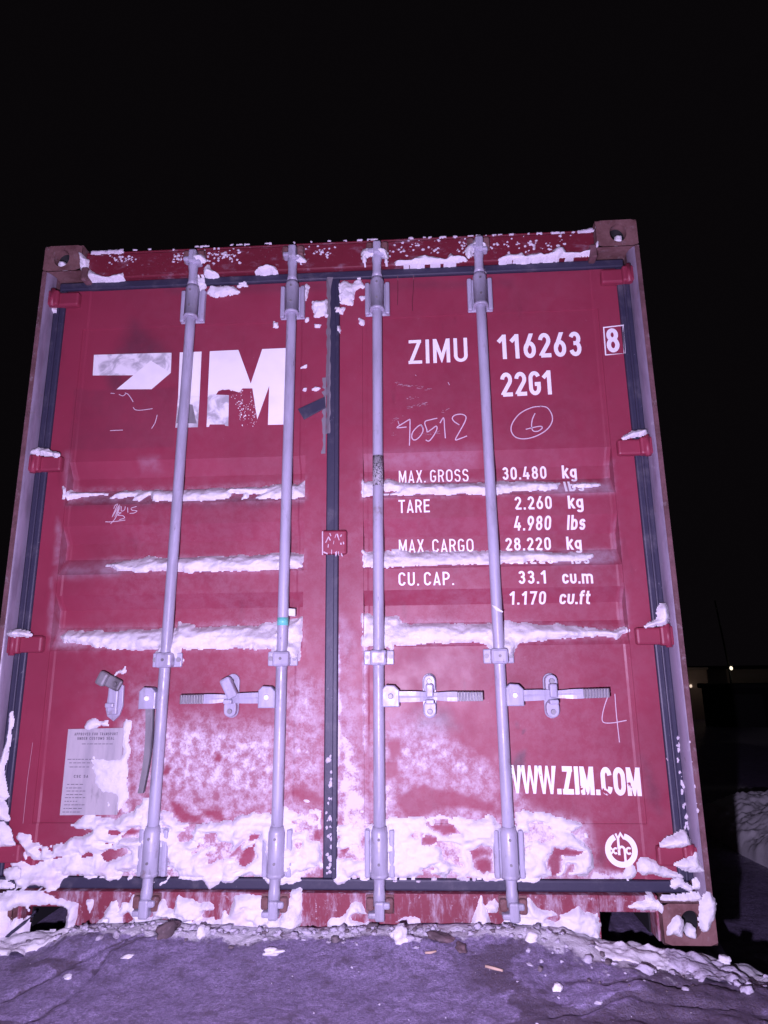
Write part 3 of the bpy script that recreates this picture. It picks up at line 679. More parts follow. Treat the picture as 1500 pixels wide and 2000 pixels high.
# ---- locking bars
def barx(u0, v0, u1, v1):
    a, b = P(u0, v0, .022), P(u1, v1, .022)
    return lambda z: a[0]+(b[0]-a[0])*(z-a[2])/(b[2]-a[2])
BX = [barx(380, 500, 287, 1750), barx(572, 500, 536, 1750), barx(736, 500, 741, 1750), barx(934, 490, 1000, 1750)]
RB, YB = .0195, .030
BARLAB = ['leftmost locking bar with its handle hanging down', 'locking bar left of the centre seal with a green band', 'locking bar right of the centre seal with a worn band', 'rightmost locking bar with a white chip']
SIDE = [-1, -1, 1, 1]
BARS = []
for i in range(4):
    x = BX[i]; pt = lambda z, y=YB: (x(z), y, z)
    bar = MB().tube([pt(z) for z in np.linspace(.20, 2.39, 12)], RB, 24).build('locking_bar', M['grey'], C)
    bar['label'] = BARLAB[i]; BARS.append(bar)
    # top guide: sleeve, back plate with ears
    for (z0, z1, nm) in ((2.245, 2.395, 'top_guide'), (.180, .335, 'bottom_guide')):
        g = MB(); zc = (z0+z1)/2
        g.box(x(zc)-.050, x(zc)+.050, .050, .0595, z0-.008, z1-.012, .004)
        g.box(x(zc)-.050, x(zc)-.032, .036, .056, z0-.006, z1-.014, .005)
        g.box(x(zc)+.032, x(zc)+.050, .036, .056, z0-.006, z1-.014, .005)
        g.tube([pt(z0, .028), pt(z0+.012, .028), pt(z0+.013, .028), pt(z1-.02, .028), pt(z1, .028)], [.0295, .0295, .0275, .0275, .022], 24)
        go = g.build(nm, M['grey'], bar)
        for z in (z0+.045, z1-.035): MB().tube([(x(z), -.0035, z), (x(z), .006, z)], .0045, 10).build('rivet', M['zinc'], bar)
    # middle guide
    z = .888; g = MB()
    g.box(x(z)-.054, x(z)+.054, .046, .0595, z-.026, z+.024, .004)
    g.box(x(z)-.030, x(z)+.030, .002, .05, z-.028, z+.026, .010)
    g.build('middle_guide', M['grey'], bar)
    for s in (-1, 1): MB().tube([(x(z)+s*.043, .040, z), (x(z)+s*.043, .050, z)], .0085, 12).build('bolt', M['bolt'], bar)
    MB().tube([(x(z), -.0005, z), (x(z), .006, z)], .0055, 10).build('rivet', M['zinc'], bar)
    # cams and keepers top and bottom
    for top in (True, False):
        zc = 2.512 if top else .090; s = 1 if top else -1
        c = MB()
        c.tube([pt(zc-s*.118, .026), pt(zc-s*.100, .024), pt(zc-s*.06, .020), pt(zc-s*.045, .018), pt(zc-s*.01, .016)], [.0225, .0185, .0175, .020, .020], 18)
        c.box(x(zc)-.036, x(zc)+.012, -.012, .032, zc-.022, zc-.004, .006)
        c.box(x(zc)-.014, x(zc)+.018, -.014, .034, zc-.03, zc+.028, .007)
        c.box(x(zc)-.002, x(zc)+.036, -.008, .03, zc-.034 if top else zc+.004, zc-.016 if top else zc+.024, .006)
        c.build('cam', M['grey'], bar)
        k = MB()
        k.box(x(zc)-.042, x(zc)-.018, .004, .032, zc-.004, zc+.034, .007)
        k.box(x(zc)+.020, x(zc)+.046, .004, .032, zc-.012, zc+.034, .007)
        k.box(x(zc)-.044, x(zc)+.048, .022, .0297, zc-.016, zc+.040, .003)
        k.build('keeper', M['rust'], C)
    # hub plate welded to the bar and its handle
    s = SIDE[i]; z = .756; hx = x(z)+s*.043
    h = MB(); hz0, hz1 = z-.036, z+.036
    pl = [(hx-.030, hz0), (hx+.030, hz0), (hx+.030, hz1-.016), (hx+.014, hz1), (hx-.016, hz1+.002), (hx-.030, hz1-.012)]
    h.prism(pl, -.004, .034, .004)
    h.build('hub', M['grey'], bar)
    rv = MB().tube([(hx, -.0095, z), (hx, -.002, z)], [.0075, .0105], 16)
    rv.build('rivet', M['rivet'] if i != 2 else M['bolt'], bar)
    hb = MB()
    if i == 0:
        e = P(277, 1548, .03); a = Vector((hx+.006, .012, z-.03)); b = Vector((e[0], .022, e[2]))
        N = 14; rings = []
        for k in range(N+1):
            q = k/N; c = a.lerp(b, q); wd = .013-.004*q; th = .007
            c.x += .010*math.sin(q*3.1)
            rings.append([hb.bm.verts.new((c.x+dx*wd, c.y+dy*th, c.z)) for dx, dy in ((-1, -1), (1, -1), (1, 1), (-1, 1))])
    else:
        ends = {1: (354, 1366), 2: (942, 1360), 3: (1188, 1353)}; e = P(*ends[i], .004)
        a = Vector((hx+s*.029, .010, z-.002)); b = Vector((e[0], .002, e[2])); N = 24; rings = []
        for k in range(N+1):
            q = k/N; c = a.lerp(b, q); pinch = math.exp(-((q-.42)/.12)**2)
            wd = .0185-.004*q-.004*pinch; th = .008-.003*q; c.y += .012*pinch
            rings.append([hb.bm.verts.new((c.x, c.y+dy*th+dz*.004*(q-.5), c.z+dz*wd)) for dy, dz in ((-1, -1), (-1, -.2), (-1.25, .2), (-1, 1), (1, 1), (1, -1))])
    n = len(rings[0])
    for r0, r1 in zip(rings, rings[1:]):
        for k in range(n): hb.bm.faces.new((r0[k], r0[(k+1) % n], r1[(k+1) % n], r1[k]))
    hb.bm.faces.new(rings[0]); hb.bm.faces.new(rings[-1])
    bmesh.ops.bevel(hb.bm, geom=[e for e in hb.bm.edges if len(e.link_faces) == 2 and e.calc_face_angle(0) > .9], offset=.0018, segments=1, affect='EDGES')
    ho = hb.build('handle', M['grey'] if i else M['zinc'], C)
    if i: # dark ridged grip
        g = MB(); a2 = a.lerp(b, .70); b2 = a.lerp(b, 1.01); n2 = 9
        for k in range(n2):
            q = k/n2; c = a2.lerp(b2, q+.05); l = abs(b2.x-a2.x)/n2*.40
            g.box(c.x-l, c.x+l, -.0085, .011, c.z-.0155, c.z+.0155, .002)
        g.build('grip', M['zinc'], ho)
    # catch on the door that holds the handle
    if i == 0:
        cc = P(222, 1368, .05); k = MB(); cx, cz = cc[0], cc[2]
        k.prism([(cx-.028, cz-.03), (cx-.020, cz-.055), (cx+.004, cz-.072), (cx+.024, cz-.052), (cx+.034, cz-.02), (cx+.032, cz+.05), (cx+.02, cz+.06), (cx-.02, cz+.058), (cx-.022, cz+.02)], .050, .0598, .002)
        k.box(cx-.018, cx+.020, .036, .051, cz-.05, cz+.05, .006); k.box(cx-.021, cx+.010, .026, .04, cz-.024, cz-.008, .004)
        ko = k.build('handle_catch', M['grey'], C)
        f = MB(); pv = P(226, 1336, .03); rot = Matrix.Translation((pv[0], 0, pv[2])) @ Matrix.Rotation(rad(25), 4, 'Y')
        f.box(-.058, .022, .022, .034, -.021, .021, .008, mat4=rot); f.box(-.066, -.030, .004, .03, -.026, .024, .009, mat4=rot)
        f.tube([(pv[0], .012, pv[2]), (pv[0], .024, pv[2])], [.008, .0095], 14)
        f.build('catch_flap', M['zinc'], ko)
    else:
        cc = P({1: 452, 2: 839, 3: 1077}[i], 1359, .04); cx, cz = cc[0], cc[2]
        k = MB(); hgt = .076
        def oval(w, z0, z1, n=8):
            return [(cx+w*math.cos(rad(a)), z1-w+w*math.sin(rad(a))) for a in np.linspace(0, 180, n)]+[(cx+w*math.cos(rad(a)), z0+w+w*math.sin(rad(a))) for a in np.linspace(180, 360, n)]
        k.prism(oval(.024, cz-hgt, cz+hgt), .050, .0598, .002)
        k.prism(oval(.022, cz-hgt+.004, cz-.012), .024, .052, .004)
        if i != 1: k.prism(oval(.021, cz+.006, cz+hgt-.004), .022, .052, .004)
        k.box(cx-.015, cx+.015, -.010, .03, cz-.026, cz-.010, .004)
        ko = k.build('handle_catch', M['grey'], C)
        f = MB(); rot = Matrix.Translation((cx, 0, cz+.026)) @ Matrix.Rotation(rad(-28 if i == 1 else 0), 4, 'Y')
        f.box(-.019, .019, -.006, .030, -.036, .040, .008, mat4=rot) if i == 1 else f.box(-.013, .013, -.012, .026, -.030, .016, .006, mat4=rot)
        f.build('catch_flap', M['grey'], ko)
        for q in (cz-hgt+.024, cz+hgt-.026): MB().tube([(cx, .010 if q > cz else .016, q), (cx, .026, q)], [.008, .010], 14).build('bolt', M['bolt'], ko)
# bands, chip and tag on the bars
def ring(z0, z1, i, mat, nm, r=.0203): MB().tube([(BX[i](z), YB, z) for z in (z0, z1)], r, 24).build(nm, mat, BARS[i])
z = P(553, 1214, YB)[2]; ring(z-.014, z+.014, 1, M['tape'], 'tape_band')
t = NT('worn_speckle'); M['speck'] = t.fin(t.mix(t.ramp(t.noise(150, 5, .7), .42, .55), (.06, .055, .06), (.42, .41, .43)), .6, t.noise(150, 5), .6, .002)
ring(P(737, 950, YB)[2], P(737, 891, YB)[2], 2, M['speck'], 'worn_band', .0199)
z = P(968, 1190, .012)[2]; x4 = BX[3](z)
MB().prism([(x4-.019, z+.016), (x4-.002, z+.008), (x4+.019, z-.008), (x4+.018, z-.012), (x4-.004, z-.004)], .0095, .022).build('white_chip', M['tag'], BARS[3])
q = PX([(563, 1188), (577, 1189), (577, 1204), (564, 1203)], .045)
MB().prism([tuple(a) for a in q], .040, .052, .003).build('plastic_tag', M['tag'], DL)

# ---- lettering and marks
T = lambda *a, **k: text(*a, 'lettering', k.pop('mat', M['letter']), DR, **k)
T('ZIMU', (798, 711), (914, 706), (798, 664.5), s=.13, space=.14)
T('116263', (974, 701.7), (1137, 695), (974, 654), s=.165, space=.12)
T('22G1', (979, 775), (1081, 770), (979, 728), s=.165, space=.10)
T('8', (1186, 690), (1211, 688), (1186, 643), s=.17)
bx = [(1178.5, 640.5), (1215.5, 638), (1219, 691.5), (1182.5, 694)]
flat(ribbon([tuple(q) for q in PX(bx, .062)], True, .005), 'number_frame', M['letter'], DR)
T('MAX. GROSS', (778.5, 938), (917, 934), (778.5, 913.5), s=.12, space=.16, word=.22)
T('30.480', (984, 931.5), (1072, 929), (984, 906.7), s=.16, space=.16)
T('kg', (1103, 928.5), (1132, 928), (1103, 903), s=.17, space=.12)
T('0', (1060, 959), (1071, 958.5), (1060, 936), s=.16); T('lbs', (1105, 959), (1143, 958), (1105, 936), s=.17)
T('TARE', (778.5, 1002), (840, 1000.5), (778.5, 976.4), s=.13, space=.14)
T('2.260', (1006, 995.5), (1078.5, 994), (1006, 970), s=.16, space=.16); T('kg', (1110, 993.5), (1140, 992.5), (1110, 968), s=.17, space=.12)
T('4.980', (1006.5, 1033), (1079, 1032), (1006.5, 1007.7), s=.16, space=.16); T('lbs', (1111, 1031.5), (1147, 1031), (1111, 1005.7), s=.17, space=.12)
T('MAX. CARGO', (778.5, 1076), (927, 1074), (778.5, 1050), s=.12, space=.16, word=.22)
T('28.220', (990.5, 1072), (1081, 1070.5), (990.5, 1046.5), s=.16, space=.16); T('kg', (1112, 1070), (1142, 1069.5), (1112, 1044), s=.17, space=.12)
T('62.220', (993, 1101.5), (1083, 1100.5), (993, 1077), s=.16, space=.16); T('lbs', (1117, 1101), (1153, 1100.5), (1117, 1077), s=.17)
T('CU. CAP.', (778.5, 1144), (887, 1142.5), (778.5, 1118), s=.13, space=.16, word=.2)
T('33.1', (1013, 1140.5), (1068.5, 1139.5), (1013, 1115), s=.16, space=.16); T('cu.m', (1099, 1140), (1158.5, 1139.5), (1099, 1114), s=.17, space=.12)
T('1.170', (998, 1179), (1070, 1178.5), (998, 1154.5), s=.16, space=.16); T('cu.ft', (1097, 1178), (1158.5, 1178), (1097, 1152), s=.17, space=.10)
T('WWW.ZIM.COM', (988, 1549), (1254, 1555), (988, 1494), s=.195, space=.06, mat=M['worn'])
# round emblem
ec = P(1213, 1660, .062); ex, ez = ec[0], ec[2]; er = (P(1246, 1665, .062)[0]-P(1182, 1658, .062)[0])/2
E2 = lambda pts: [(ex+a*er, ez+b*er) for a, b in pts]
EM = [(arc(0, 0, .83, .83, 114, 434, 44), .34), ([(-.28, .96), (-.15, .66), (.02, .96), (.22, .64)], .12), ([(-.15, .80), (-.15, -.28)], .15), ([(-.15, .02)]+arc(.03, .02, .17, .18, 180, 0)+[(.20, -.9)], .14),
      (arc(-.36, -.03, .13, .15, 50, 310), .11), ([(-.68, .17), (-.50, -.03), (-.68, -.23)], .11), (arc(.45, -.03, .15, .17, 40, 320), .12)]
pl = []
for k, (pts, w) in enumerate(EM): pl += [(q, k) for q in ribbon(E2(pts), False, er*w)]
flat(pl, 'round_emblem', M['letter'], DR, .0013, .0003)
# big torn logo of the left door
lg = lambda pts: [(a/3.125+120, b/3.125+640) for a, b in pts]
def area(pts, name, mat, par, off=.0012): return flat([[tuple(q) for q in PX(pts, .062)]], name, mat, par, off)
flat([[tuple(q) for q in PX(lg(p), .062)] for p in ([(198, 165), (545, 155), (545, 200), (440, 290), (190, 291)], [(545, 155), (672, 152), (667, 275), (545, 200)])], 'logo', M['foil'], DL, .0012, 0)
flat([[tuple(q) for q in PX(lg(p), .062)] for p in ([(545, 200), (667, 275), (550, 375), (335, 376)],)], 'logo', M['letter'], DL, .0013)
flat([[tuple(q) for q in PX(lg(p), .062)] for p in ([(722, 150), (855, 145), (843, 415), (712, 415)],)], 'logo', M['letter'], DL)
flat([[tuple(q) for q in PX(lg(p), .062)] for p in ([(712, 415), (843, 415), (832, 607), (695, 610)],)], 'logo', M['foil'], DL)
area(lg([(722, 460), (800, 470), (825, 585), (700, 583)]), 'faded_paint', M['zinc'], DL, .0022)
Mw = [[(905, 143), (1080, 135), (1155, 340), (1105, 370), (1085, 395), (1020, 376), (960, 385), (945, 408), (893, 408)],
      [(1155, 340), (1225, 130), (1405, 122), (1402, 355), (1268, 355), (1195, 560), (1165, 370), (1105, 370)], [(1268, 355), (1402, 355), (1396, 590), (1260, 593)]]
flat([[tuple(q) for q in PX(lg(p), .062)] for p in Mw], 'logo', M['letter'], DL)
flat([[tuple(q) for q in PX(lg(p), .062)] for p in ([(893, 408), (1022, 410), (1018, 600), (1000, 598), (995, 590), (905, 590), (900, 605), (885, 605)],)], 'logo', M['foil'], DL)
area(lg([(945, 408), (957, 388), (985, 378), (1025, 388), (1080, 398), (1022, 412)]), 'faded_paint', M['patch'], DL, .0024)
rr = random.Random(11); V = []; F = []; specks = []
for k in range(190):
    a = rr.random(); b = rr.random(); u = 1030+a*160; v = 380+b*222
    if u < 1095 and b > .2 and u < 1040+b*60: continue
    if 1105 < u < 1150 and 380 < v < 455: continue
    if b > .55 and rr.random() < .25: continue
    r = rr.uniform(.8, 4.2)*(1.5 if rr.random() < .15 else 1)
    specks.append([(u+r*rr.uniform(.5, 1.2)*math.cos(t), v+r*rr.uniform(.5, 1.3)*math.sin(t)) for t in np.linspace(0, 5.2, 6)])
flat([[tuple(q) for q in PX(lg(p), .062)] for p in specks], 'paint_flakes', M['letter'], DL)
scr = [[(232, 770), (240, 773), (246, 768)], [(244, 767), (250, 770), (256, 778), (260, 785)], [(260, 795), (264, 800), (275, 801), (298, 798)], [(307, 810), (303, 825), (296, 837)], [(216, 768), (224, 768.5)], [(215, 841), (240, 840)]]
strokes([catmull(s) for s in scr], .003, 'scratches', M['chalk'], DL)
# chalk marks
q = lambda pts: [(a/4.412+760, b/4.412+730) for a, b in pts]
ch = [q([(175, 618), (178, 520), (180, 405), (172, 395), (130, 420), (75, 455), (72, 465), (110, 462), (150, 458)]),
      q([(290, 460), (275, 440), (245, 455), (205, 500), (195, 545), (215, 570), (250, 555), (285, 510), (292, 470), (270, 440)]),
      q([(415, 382), (360, 395), (308, 415), (325, 480), (330, 500), (370, 475), (405, 450), (412, 475), (385, 530), (345, 578), (315, 570)]),
      q([(438, 425), (470, 380), (478, 470), (485, 555)]),
      q([(605, 440), (560, 410), (545, 380), (570, 355), (625, 348), (662, 370), (650, 420), (600, 510), (572, 568), (620, 555), (672, 535)]),
      q([(1310, 280), (1230, 290), (1130, 340), (1065, 420), (1052, 490), (1090, 545), (1170, 560), (1270, 535), (1360, 480), (1405, 410), (1400, 345), (1360, 290), (1300, 278)]),
      q([(1258, 340), (1235, 390), (1228, 450), (1240, 490), (1280, 495), (1318, 470), (1310, 452), (1260, 458), (1178, 478)])]
for k, ln in enumerate(ch): strokes([catmull(ln)], .0040, 'chalk_circle' if k == 5 else 'chalk_digit', M['chalk'], DR)
strokes([catmull(s) for s in ([(1192, 1350), (1183, 1372), (1177, 1395), (1178, 1410), (1195, 1412), (1224, 1407)], [(1201, 1355), (1204, 1395), (1210, 1450)])], .003, 'chalk_writing', M['chalk'], DR)
q = lambda pts: [(a/2.941+90, b/2.941+900) for a, b in pts]
strokes([catmull(s) for s in (q([(388, 275), (395, 258), (410, 250), (380, 320), (420, 255), (395, 320), (425, 262), (400, 325), (370, 362)]), q([(340, 350), (380, 350), (455, 340)]), q([(405, 300), (430, 298), (412, 312), (440, 315), (450, 328), (420, 338)]),
     q([(432, 262), (432, 288), (450, 282), (455, 262)]), q([(468, 268), (470, 298)]), q([(520, 262), (490, 272), (495, 284), (522, 288), (505, 300), (480, 302)]))], .0028, 'chalk_writing', M['chalk'], DL)
# scuffs on the right door
q = lambda pts: [(a/4.412+760, b/4.412+730) for a, b in pts]
rr = random.Random(5); sc = []
for (u0, v0, u1, v1, n) in ((55, 85, 340, 135, 34), (140, 215, 240, 200, 12), (150, 290, 330, 255, 30), (440, 335, 530, 298, 6), (10, 420, 120, 350, 10), (250, 520, 450, 510, 14), (0, 530, 40, 520, 4)):
    for k in range(n):
        t = rr.random(); u = u0+(u1-u0)*t+rr.uniform(-10, 10); v = v0+(v1-v0)*t+rr.uniform(-12, 12); L = rr.uniform(4, 26)
        sc.append(ribbon([tuple(z) for z in PX(q([(u, v), (u+L, v+L*rr.uniform(-.4, .3))]), .062)], False, rr.uniform(.0006, .0022))[0])
flat(sc, 'scuff_marks', M['scuff'], DR)
flat([ribbon([tuple(z) for z in PX([(a, b), (a+c, b+d)], .062)], False, .002)[0] for a, b, c, d in ((1300, 1480, 2, 5), (875, 746, 3, 6), (811, 732, 2, 2), (777, 822, 3, 8))], 'scratches', M['chalk'], DR)
strokes([catmull(s) for s in ([(777, 542), (777, 575), (776, 597)], [(808, 541), (807, 570), (805, 590), (806, 608)])], .0022, 'dirt_runs', m_plain('dirt_run', (.10, .015, .025), .6), DR)
strokes([[(65, 1450), (55, 1520), (46, 1608)]], .0016, 'scratches', M['scuff'], DL)
# metal plate with small print
pc = [(134, 1424), (242.5, 1421.5), (229, 1591), (117.5, 1592)]
pm = PX(pc, .060); MB().prism([tuple(a) for a in pm], .0572, .0625).build('customs_plate', M['plate'], DL)
pl = bpy.data.objects['customs_plate']
def plate_text(txt, bl, br, tl, s=.17):
    a, b, c = P(*bl, .057), P(*br, .057), P(*tl, .057); h = c[2]-a[2]; g, w = text_polys(txt, s, .2, .5); kx = (b[0]-a[0])/w
    V = []; F = []
    for qd, lv in g:
        F.append(range(len(V), len(V)+len(qd))); V += [(a[0]+x*kx, .0568-.0001*lv, a[2]+y*h) for x, y in qd]
    mesh('plate_print', V, F, M['ink'], pl)
plate_text('APPROVED FOR TRANSPORT', (145.5, 1436.5), (230, 1435), (145.5, 1431))
plate_text('UNDER CUSTOMS SEAL', (151, 1445), (223, 1444), (151, 1439.5))
plate_text('CSC SA', (144, 1519), (172, 1519), (144, 1513.5))
rr = random.Random(2); pol = []
for u0, v0, u1 in ((160, 1453, 215), (132, 1483, 180), (135, 1490, 180), (136, 1498, 172), (131, 1532, 160), (129, 1539, 157), (130, 1545, 166), (129, 1552, 162), (127, 1558, 166), (126, 1565, 148), (125, 1572, 165), (124, 1579, 160), (122, 1586, 155)):
    u = u0
    while u < u1:
        L = rr.uniform(3, 8); pol.append(ribbon([tuple(z) for z in PX([(u, v0), (u+L, v0-.1)], .057)], False, .0022)[0]); u += L+rr.uniform(1, 2.5)
V = []; F = []
for k, qd in enumerate(pol):
    F.append(range(len(V), len(V)+4)); V += [(a, .0567, b) for a, b in qd]
mesh('plate_print', V, F, M['ink'], pl)

# ------------------------------------------------------------------ snow lying on and stuck to the door end
def chaikin(p):
    o = []
    for i in range(len(p)):
        a, b = p[i], p[(i+1) % len(p)]; o += [(a[0]*.78+b[0]*.22, a[1]*.78+b[1]*.22), (a[0]*.22+b[0]*.78, a[1]*.22+b[1]*.78)]
    return o
def snow(name, polys, base=None, patchy=0, soft=False, thick=.02, edge=.02, holes=(), res=.004, amp=.010, freq=34, Y=.05, mat=None, lump=.55, seed=1):
    if soft:
        for _ in range(2): polys = [chaikin(p) for p in polys]
    PL = [PX(p, Y) for p in polys]; HL = [PX(p, Y) for p in holes]
    a = np.concatenate(PL); x0, z0 = a.min(0)-.02; x1, z1 = a.max(0)+.02
    xs = np.arange(x0, x1+res, res); zs = np.arange(z0, z1+res, res)
    X, Z = np.meshgrid(xs, zs); F = np.full(X.shape, -1.0)
    for p in PL:
        m = (X > p[:, 0].min()-.03) & (X < p[:, 0].max()+.03) & (Z > p[:, 1].min()-.03) & (Z < p[:, 1].max()+.03)
        F[m] = np.maximum(F[m], sdf(p, X[m], Z[m]))
    for p in HL:
        m = (X > p[:, 0].min()-.03) & (X < p[:, 0].max()+.03) & (Z > p[:, 1].min()-.03) & (Z < p[:, 1].max()+.03)
        F[m] = np.minimum(F[m], -sdf(p, X[m], Z[m]))
    F = F+amp*1.7*(fbm(X*freq+seed*3.7, Z*freq, seed, 5)-.46)+.006*(fbm(X*95, Z*95, seed+3, 3)-.5)
    if patchy: F = np.minimum(F, (fbm(X*10+3, Z*17, seed+21, 5)-patchy*sst(-1.0, -.66, X))*.16)
    lm = np.clip((fbm(X*13+seed, Z*20, seed+50, 4)-.5)*1.9+.5, 0, 1)
    H = thick*(1-np.exp(-np.maximum(F, 0)/edge))*(1-lump+2*lump*lm)+.006*(fbm(X*55, Z*55, seed+9, 4)-.5)*np.clip(F/.01, 0, 1)
    H = H+.0015
    H = np.where(F > 0, H, np.maximum(F*.6, -.006))
    Yv = (skin(X, Z) if base is None else base)-H
    keep = F > 0
    q = grid_faces(len(zs), len(xs)); k = keep.reshape(-1)[q].any(1); q = q[k]
    used = np.unique(q); mp = np.full(X.size, -1); mp[used] = np.arange(len(used))
    v = np.stack([X, Yv, Z], -1).reshape(-1, 3)[used]
    return mesh(name, v, mp[q], mat or M['snow'], None, True)
def S(name, label, polys, group=None, cat='snow', kind=None, **k):
    return tag(snow(name, polys, **k), label, cat, group, kind)
LG = 'snow strips on the door ledges'
c5 = lambda pts: [(a/2.941+90, b/2.941+900) for a, b in pts]
S('snow_strip', 'broken snow strip on the topmost ledge of the left door', [[(127, 953), (140, 959), (200, 960), (206, 963), (160, 967), (135, 973), (127, 975)],
  [(222, 963), (235, 956), (280, 955), (300, 953), (315, 956), (345, 955), (400, 952), (440, 950), (520, 947), (555, 941), (580, 943), (594, 934), (596, 971), (570, 974), (540, 974), (500, 973), (505, 968), (520, 960), (510, 962), (450, 962), (447, 971), (420, 976), (370, 979), (300, 977), (297, 971), (290, 962), (272, 977), (258, 977), (266, 967), (225, 970), (212, 973), (218, 968)], [(474, 962), (486, 960), (484, 974), (474, 974)]],
  LG, Y=.075, thick=.022, edge=.010, amp=.008, seed=1)
S('snow_strip', 'snow strip on the middle ledge of the left door starting right of the chalk scribble', [[(205, 1103), (230, 1096), (270, 1092), (285, 1084), (305, 1090), (345, 1087), (420, 1085), (500, 1083), (540, 1078), (565, 1077), (593, 1083), (591, 1106), (560, 1112), (500, 1113), (440, 1115), (370, 1117), (340, 1115), (290, 1115), (270, 1118), (230, 1113)]],
  LG, Y=.075, thick=.026, edge=.012, amp=.009, seed=2)
S('snow_strip', 'thick snow strip on the lowest ledge of the left door just above the bar guides', [[(113, 1243), (125, 1233), (150, 1231), (156, 1236), (185, 1230), (195, 1234), (270, 1229), (320, 1228), (340, 1227), (343, 1215), (370, 1221), (372, 1227), (440, 1223), (500, 1225), (510, 1218), (540, 1213), (560, 1210), (587, 1205), (588, 1262), (584, 1288), (572, 1290), (560, 1282), (540, 1282), (535, 1292), (530, 1282), (534, 1266), (480, 1265), (400, 1266), (357, 1267), (355, 1292), (340, 1290), (322, 1280), (308, 1292), (303, 1282), (310, 1269), (260, 1269), (190, 1263), (160, 1256), (125, 1252)]],
  LG, Y=.07, thick=.030, edge=.014, amp=.010, seed=3)
S('snow_strip', 'snow strip on the topmost ledge of the right door partly covering white lettering', [[(707, 940), (730, 937), (760, 933), (780, 940), (840, 943), (900, 941), (945, 940), (970, 938), (1050, 938), (1095, 941), (1090, 952), (1060, 956), (1000, 959), (960, 966), (900, 965), (840, 965), (790, 968), (765, 968), (740, 966), (715, 969), (708, 973)], [(1120, 944), (1150, 942), (1175, 944), (1150, 949), (1120, 950)]],
  LG, Y=.075, thick=.024, edge=.012, amp=.010, seed=4, holes=[[(742, 959), (775, 957), (778, 961), (745, 964)]])
S('snow_strip', 'snow strip on the middle ledge of the right door touching the word CARGO', [[(708, 1076), (740, 1076), (764, 1075), (764, 1070), (790, 1071), (802, 1077), (900, 1075), (1000, 1075), (1060, 1077), (1120, 1078), (1160, 1082), (1140, 1092), (1090, 1096), (1050, 1093), (1000, 1098), (960, 1101), (860, 1103), (780, 1106), (710, 1108)]],
  LG, Y=.075, thick=.024, edge=.012, amp=.010, seed=5)
S('snow_strip', 'thick snow strip on the lowest ledge of the right door below the lettering rows', [[(707, 1198), (715, 1197), (727, 1204), (779, 1203), (781, 1218), (850, 1219), (930, 1221), (960, 1216), (995, 1213), (1010, 1217), (1080, 1220), (1150, 1226), (1200, 1231), (1224, 1222), (1226, 1233), (1205, 1246), (1190, 1240), (1165, 1241), (1100, 1247), (1040, 1250), (1008, 1254), (1000, 1282), (985, 1290), (962, 1288), (957, 1270), (945, 1256), (930, 1251), (900, 1254), (800, 1258), (770, 1260), (768, 1272), (760, 1262), (740, 1260), (708, 1262)]],
  LG, Y=.07, thick=.028, edge=.014, amp=.010, seed=6)
# caked snow over the lower doors, the sill and the left fork opening
S('caked_snow', 'snow caked over the lower part of the left door up to the centre seal', [
  [(31, 1634), (38, 1626), (51, 1632), (77, 1649), (105, 1650), (132, 1648), (162, 1637), (177, 1623), (147, 1616), (137, 1612), (166, 1597), (192, 1595), (228, 1600), (262, 1592), (278, 1560), (292, 1560), (300, 1600), (318, 1590), (345, 1603), (372, 1610), (430, 1609), (465, 1602), (490, 1598), (530, 1588), (560, 1575), (590, 1570), (612, 1577), (626, 1584), (626, 1715), (600, 1718), (560, 1722), (525, 1722), (512, 1708), (480, 1706), (462, 1706), (453, 1722), (438, 1722), (434, 1705), (428, 1722), (412, 1727), (400, 1718), (380, 1716), (350, 1715), (345, 1702), (335, 1705), (325, 1725), (300, 1722), (275, 1716), (247, 1718), (230, 1712), (215, 1719), (205, 1714), (175, 1718), (168, 1712), (132, 1713), (102, 1733), (83, 1728), (55, 1726), (37, 1731), (35, 1709), (21, 1688), (38, 1684), (64, 1688), (52, 1676), (45, 1660)]],
  kind='stuff', mat=M['caked'], Y=.06, thick=.022, edge=.014, amp=.024, freq=22, lump=.75, patchy=.40, seed=7, holes=[
  [(48, 1664), (62, 1677), (90, 1679), (128, 1670), (156, 1664), (156, 1667), (128, 1674), (90, 1683), (64, 1687), (50, 1680)], [(161, 1673), (166, 1661), (190, 1660), (215, 1656), (232, 1659), (272, 1656), (260, 1668), (245, 1678), (200, 1682), (180, 1678)],
  [(211, 1622), (230, 1621), (273, 1618), (273, 1627), (232, 1631), (215, 1631)], [(500, 1640), (501, 1663), (492, 1687), (478, 1696), (466, 1692), (464, 1678), (482, 1652)], [(483, 1628), (511, 1625), (509, 1643), (483, 1646)], [(440, 1678), (478, 1642), (472, 1656), (452, 1674)],
  [(612, 1620), (628, 1616), (628, 1642), (614, 1642)], [(612, 1690), (628, 1680), (628, 1708), (616, 1706)], [(75, 1658), (82, 1660), (80, 1668), (74, 1666)], [(95, 1657), (104, 1658), (102, 1665), (96, 1664)], [(108, 1702), (122, 1700), (120, 1704), (110, 1705)],
  [(370, 1665), (400, 1648), (420, 1632), (425, 1640), (400, 1660), (375, 1670)], [(395, 1670), (430, 1655), (432, 1668), (400, 1675)], [(360, 1618), (382, 1612), (380, 1622), (366, 1628)]])
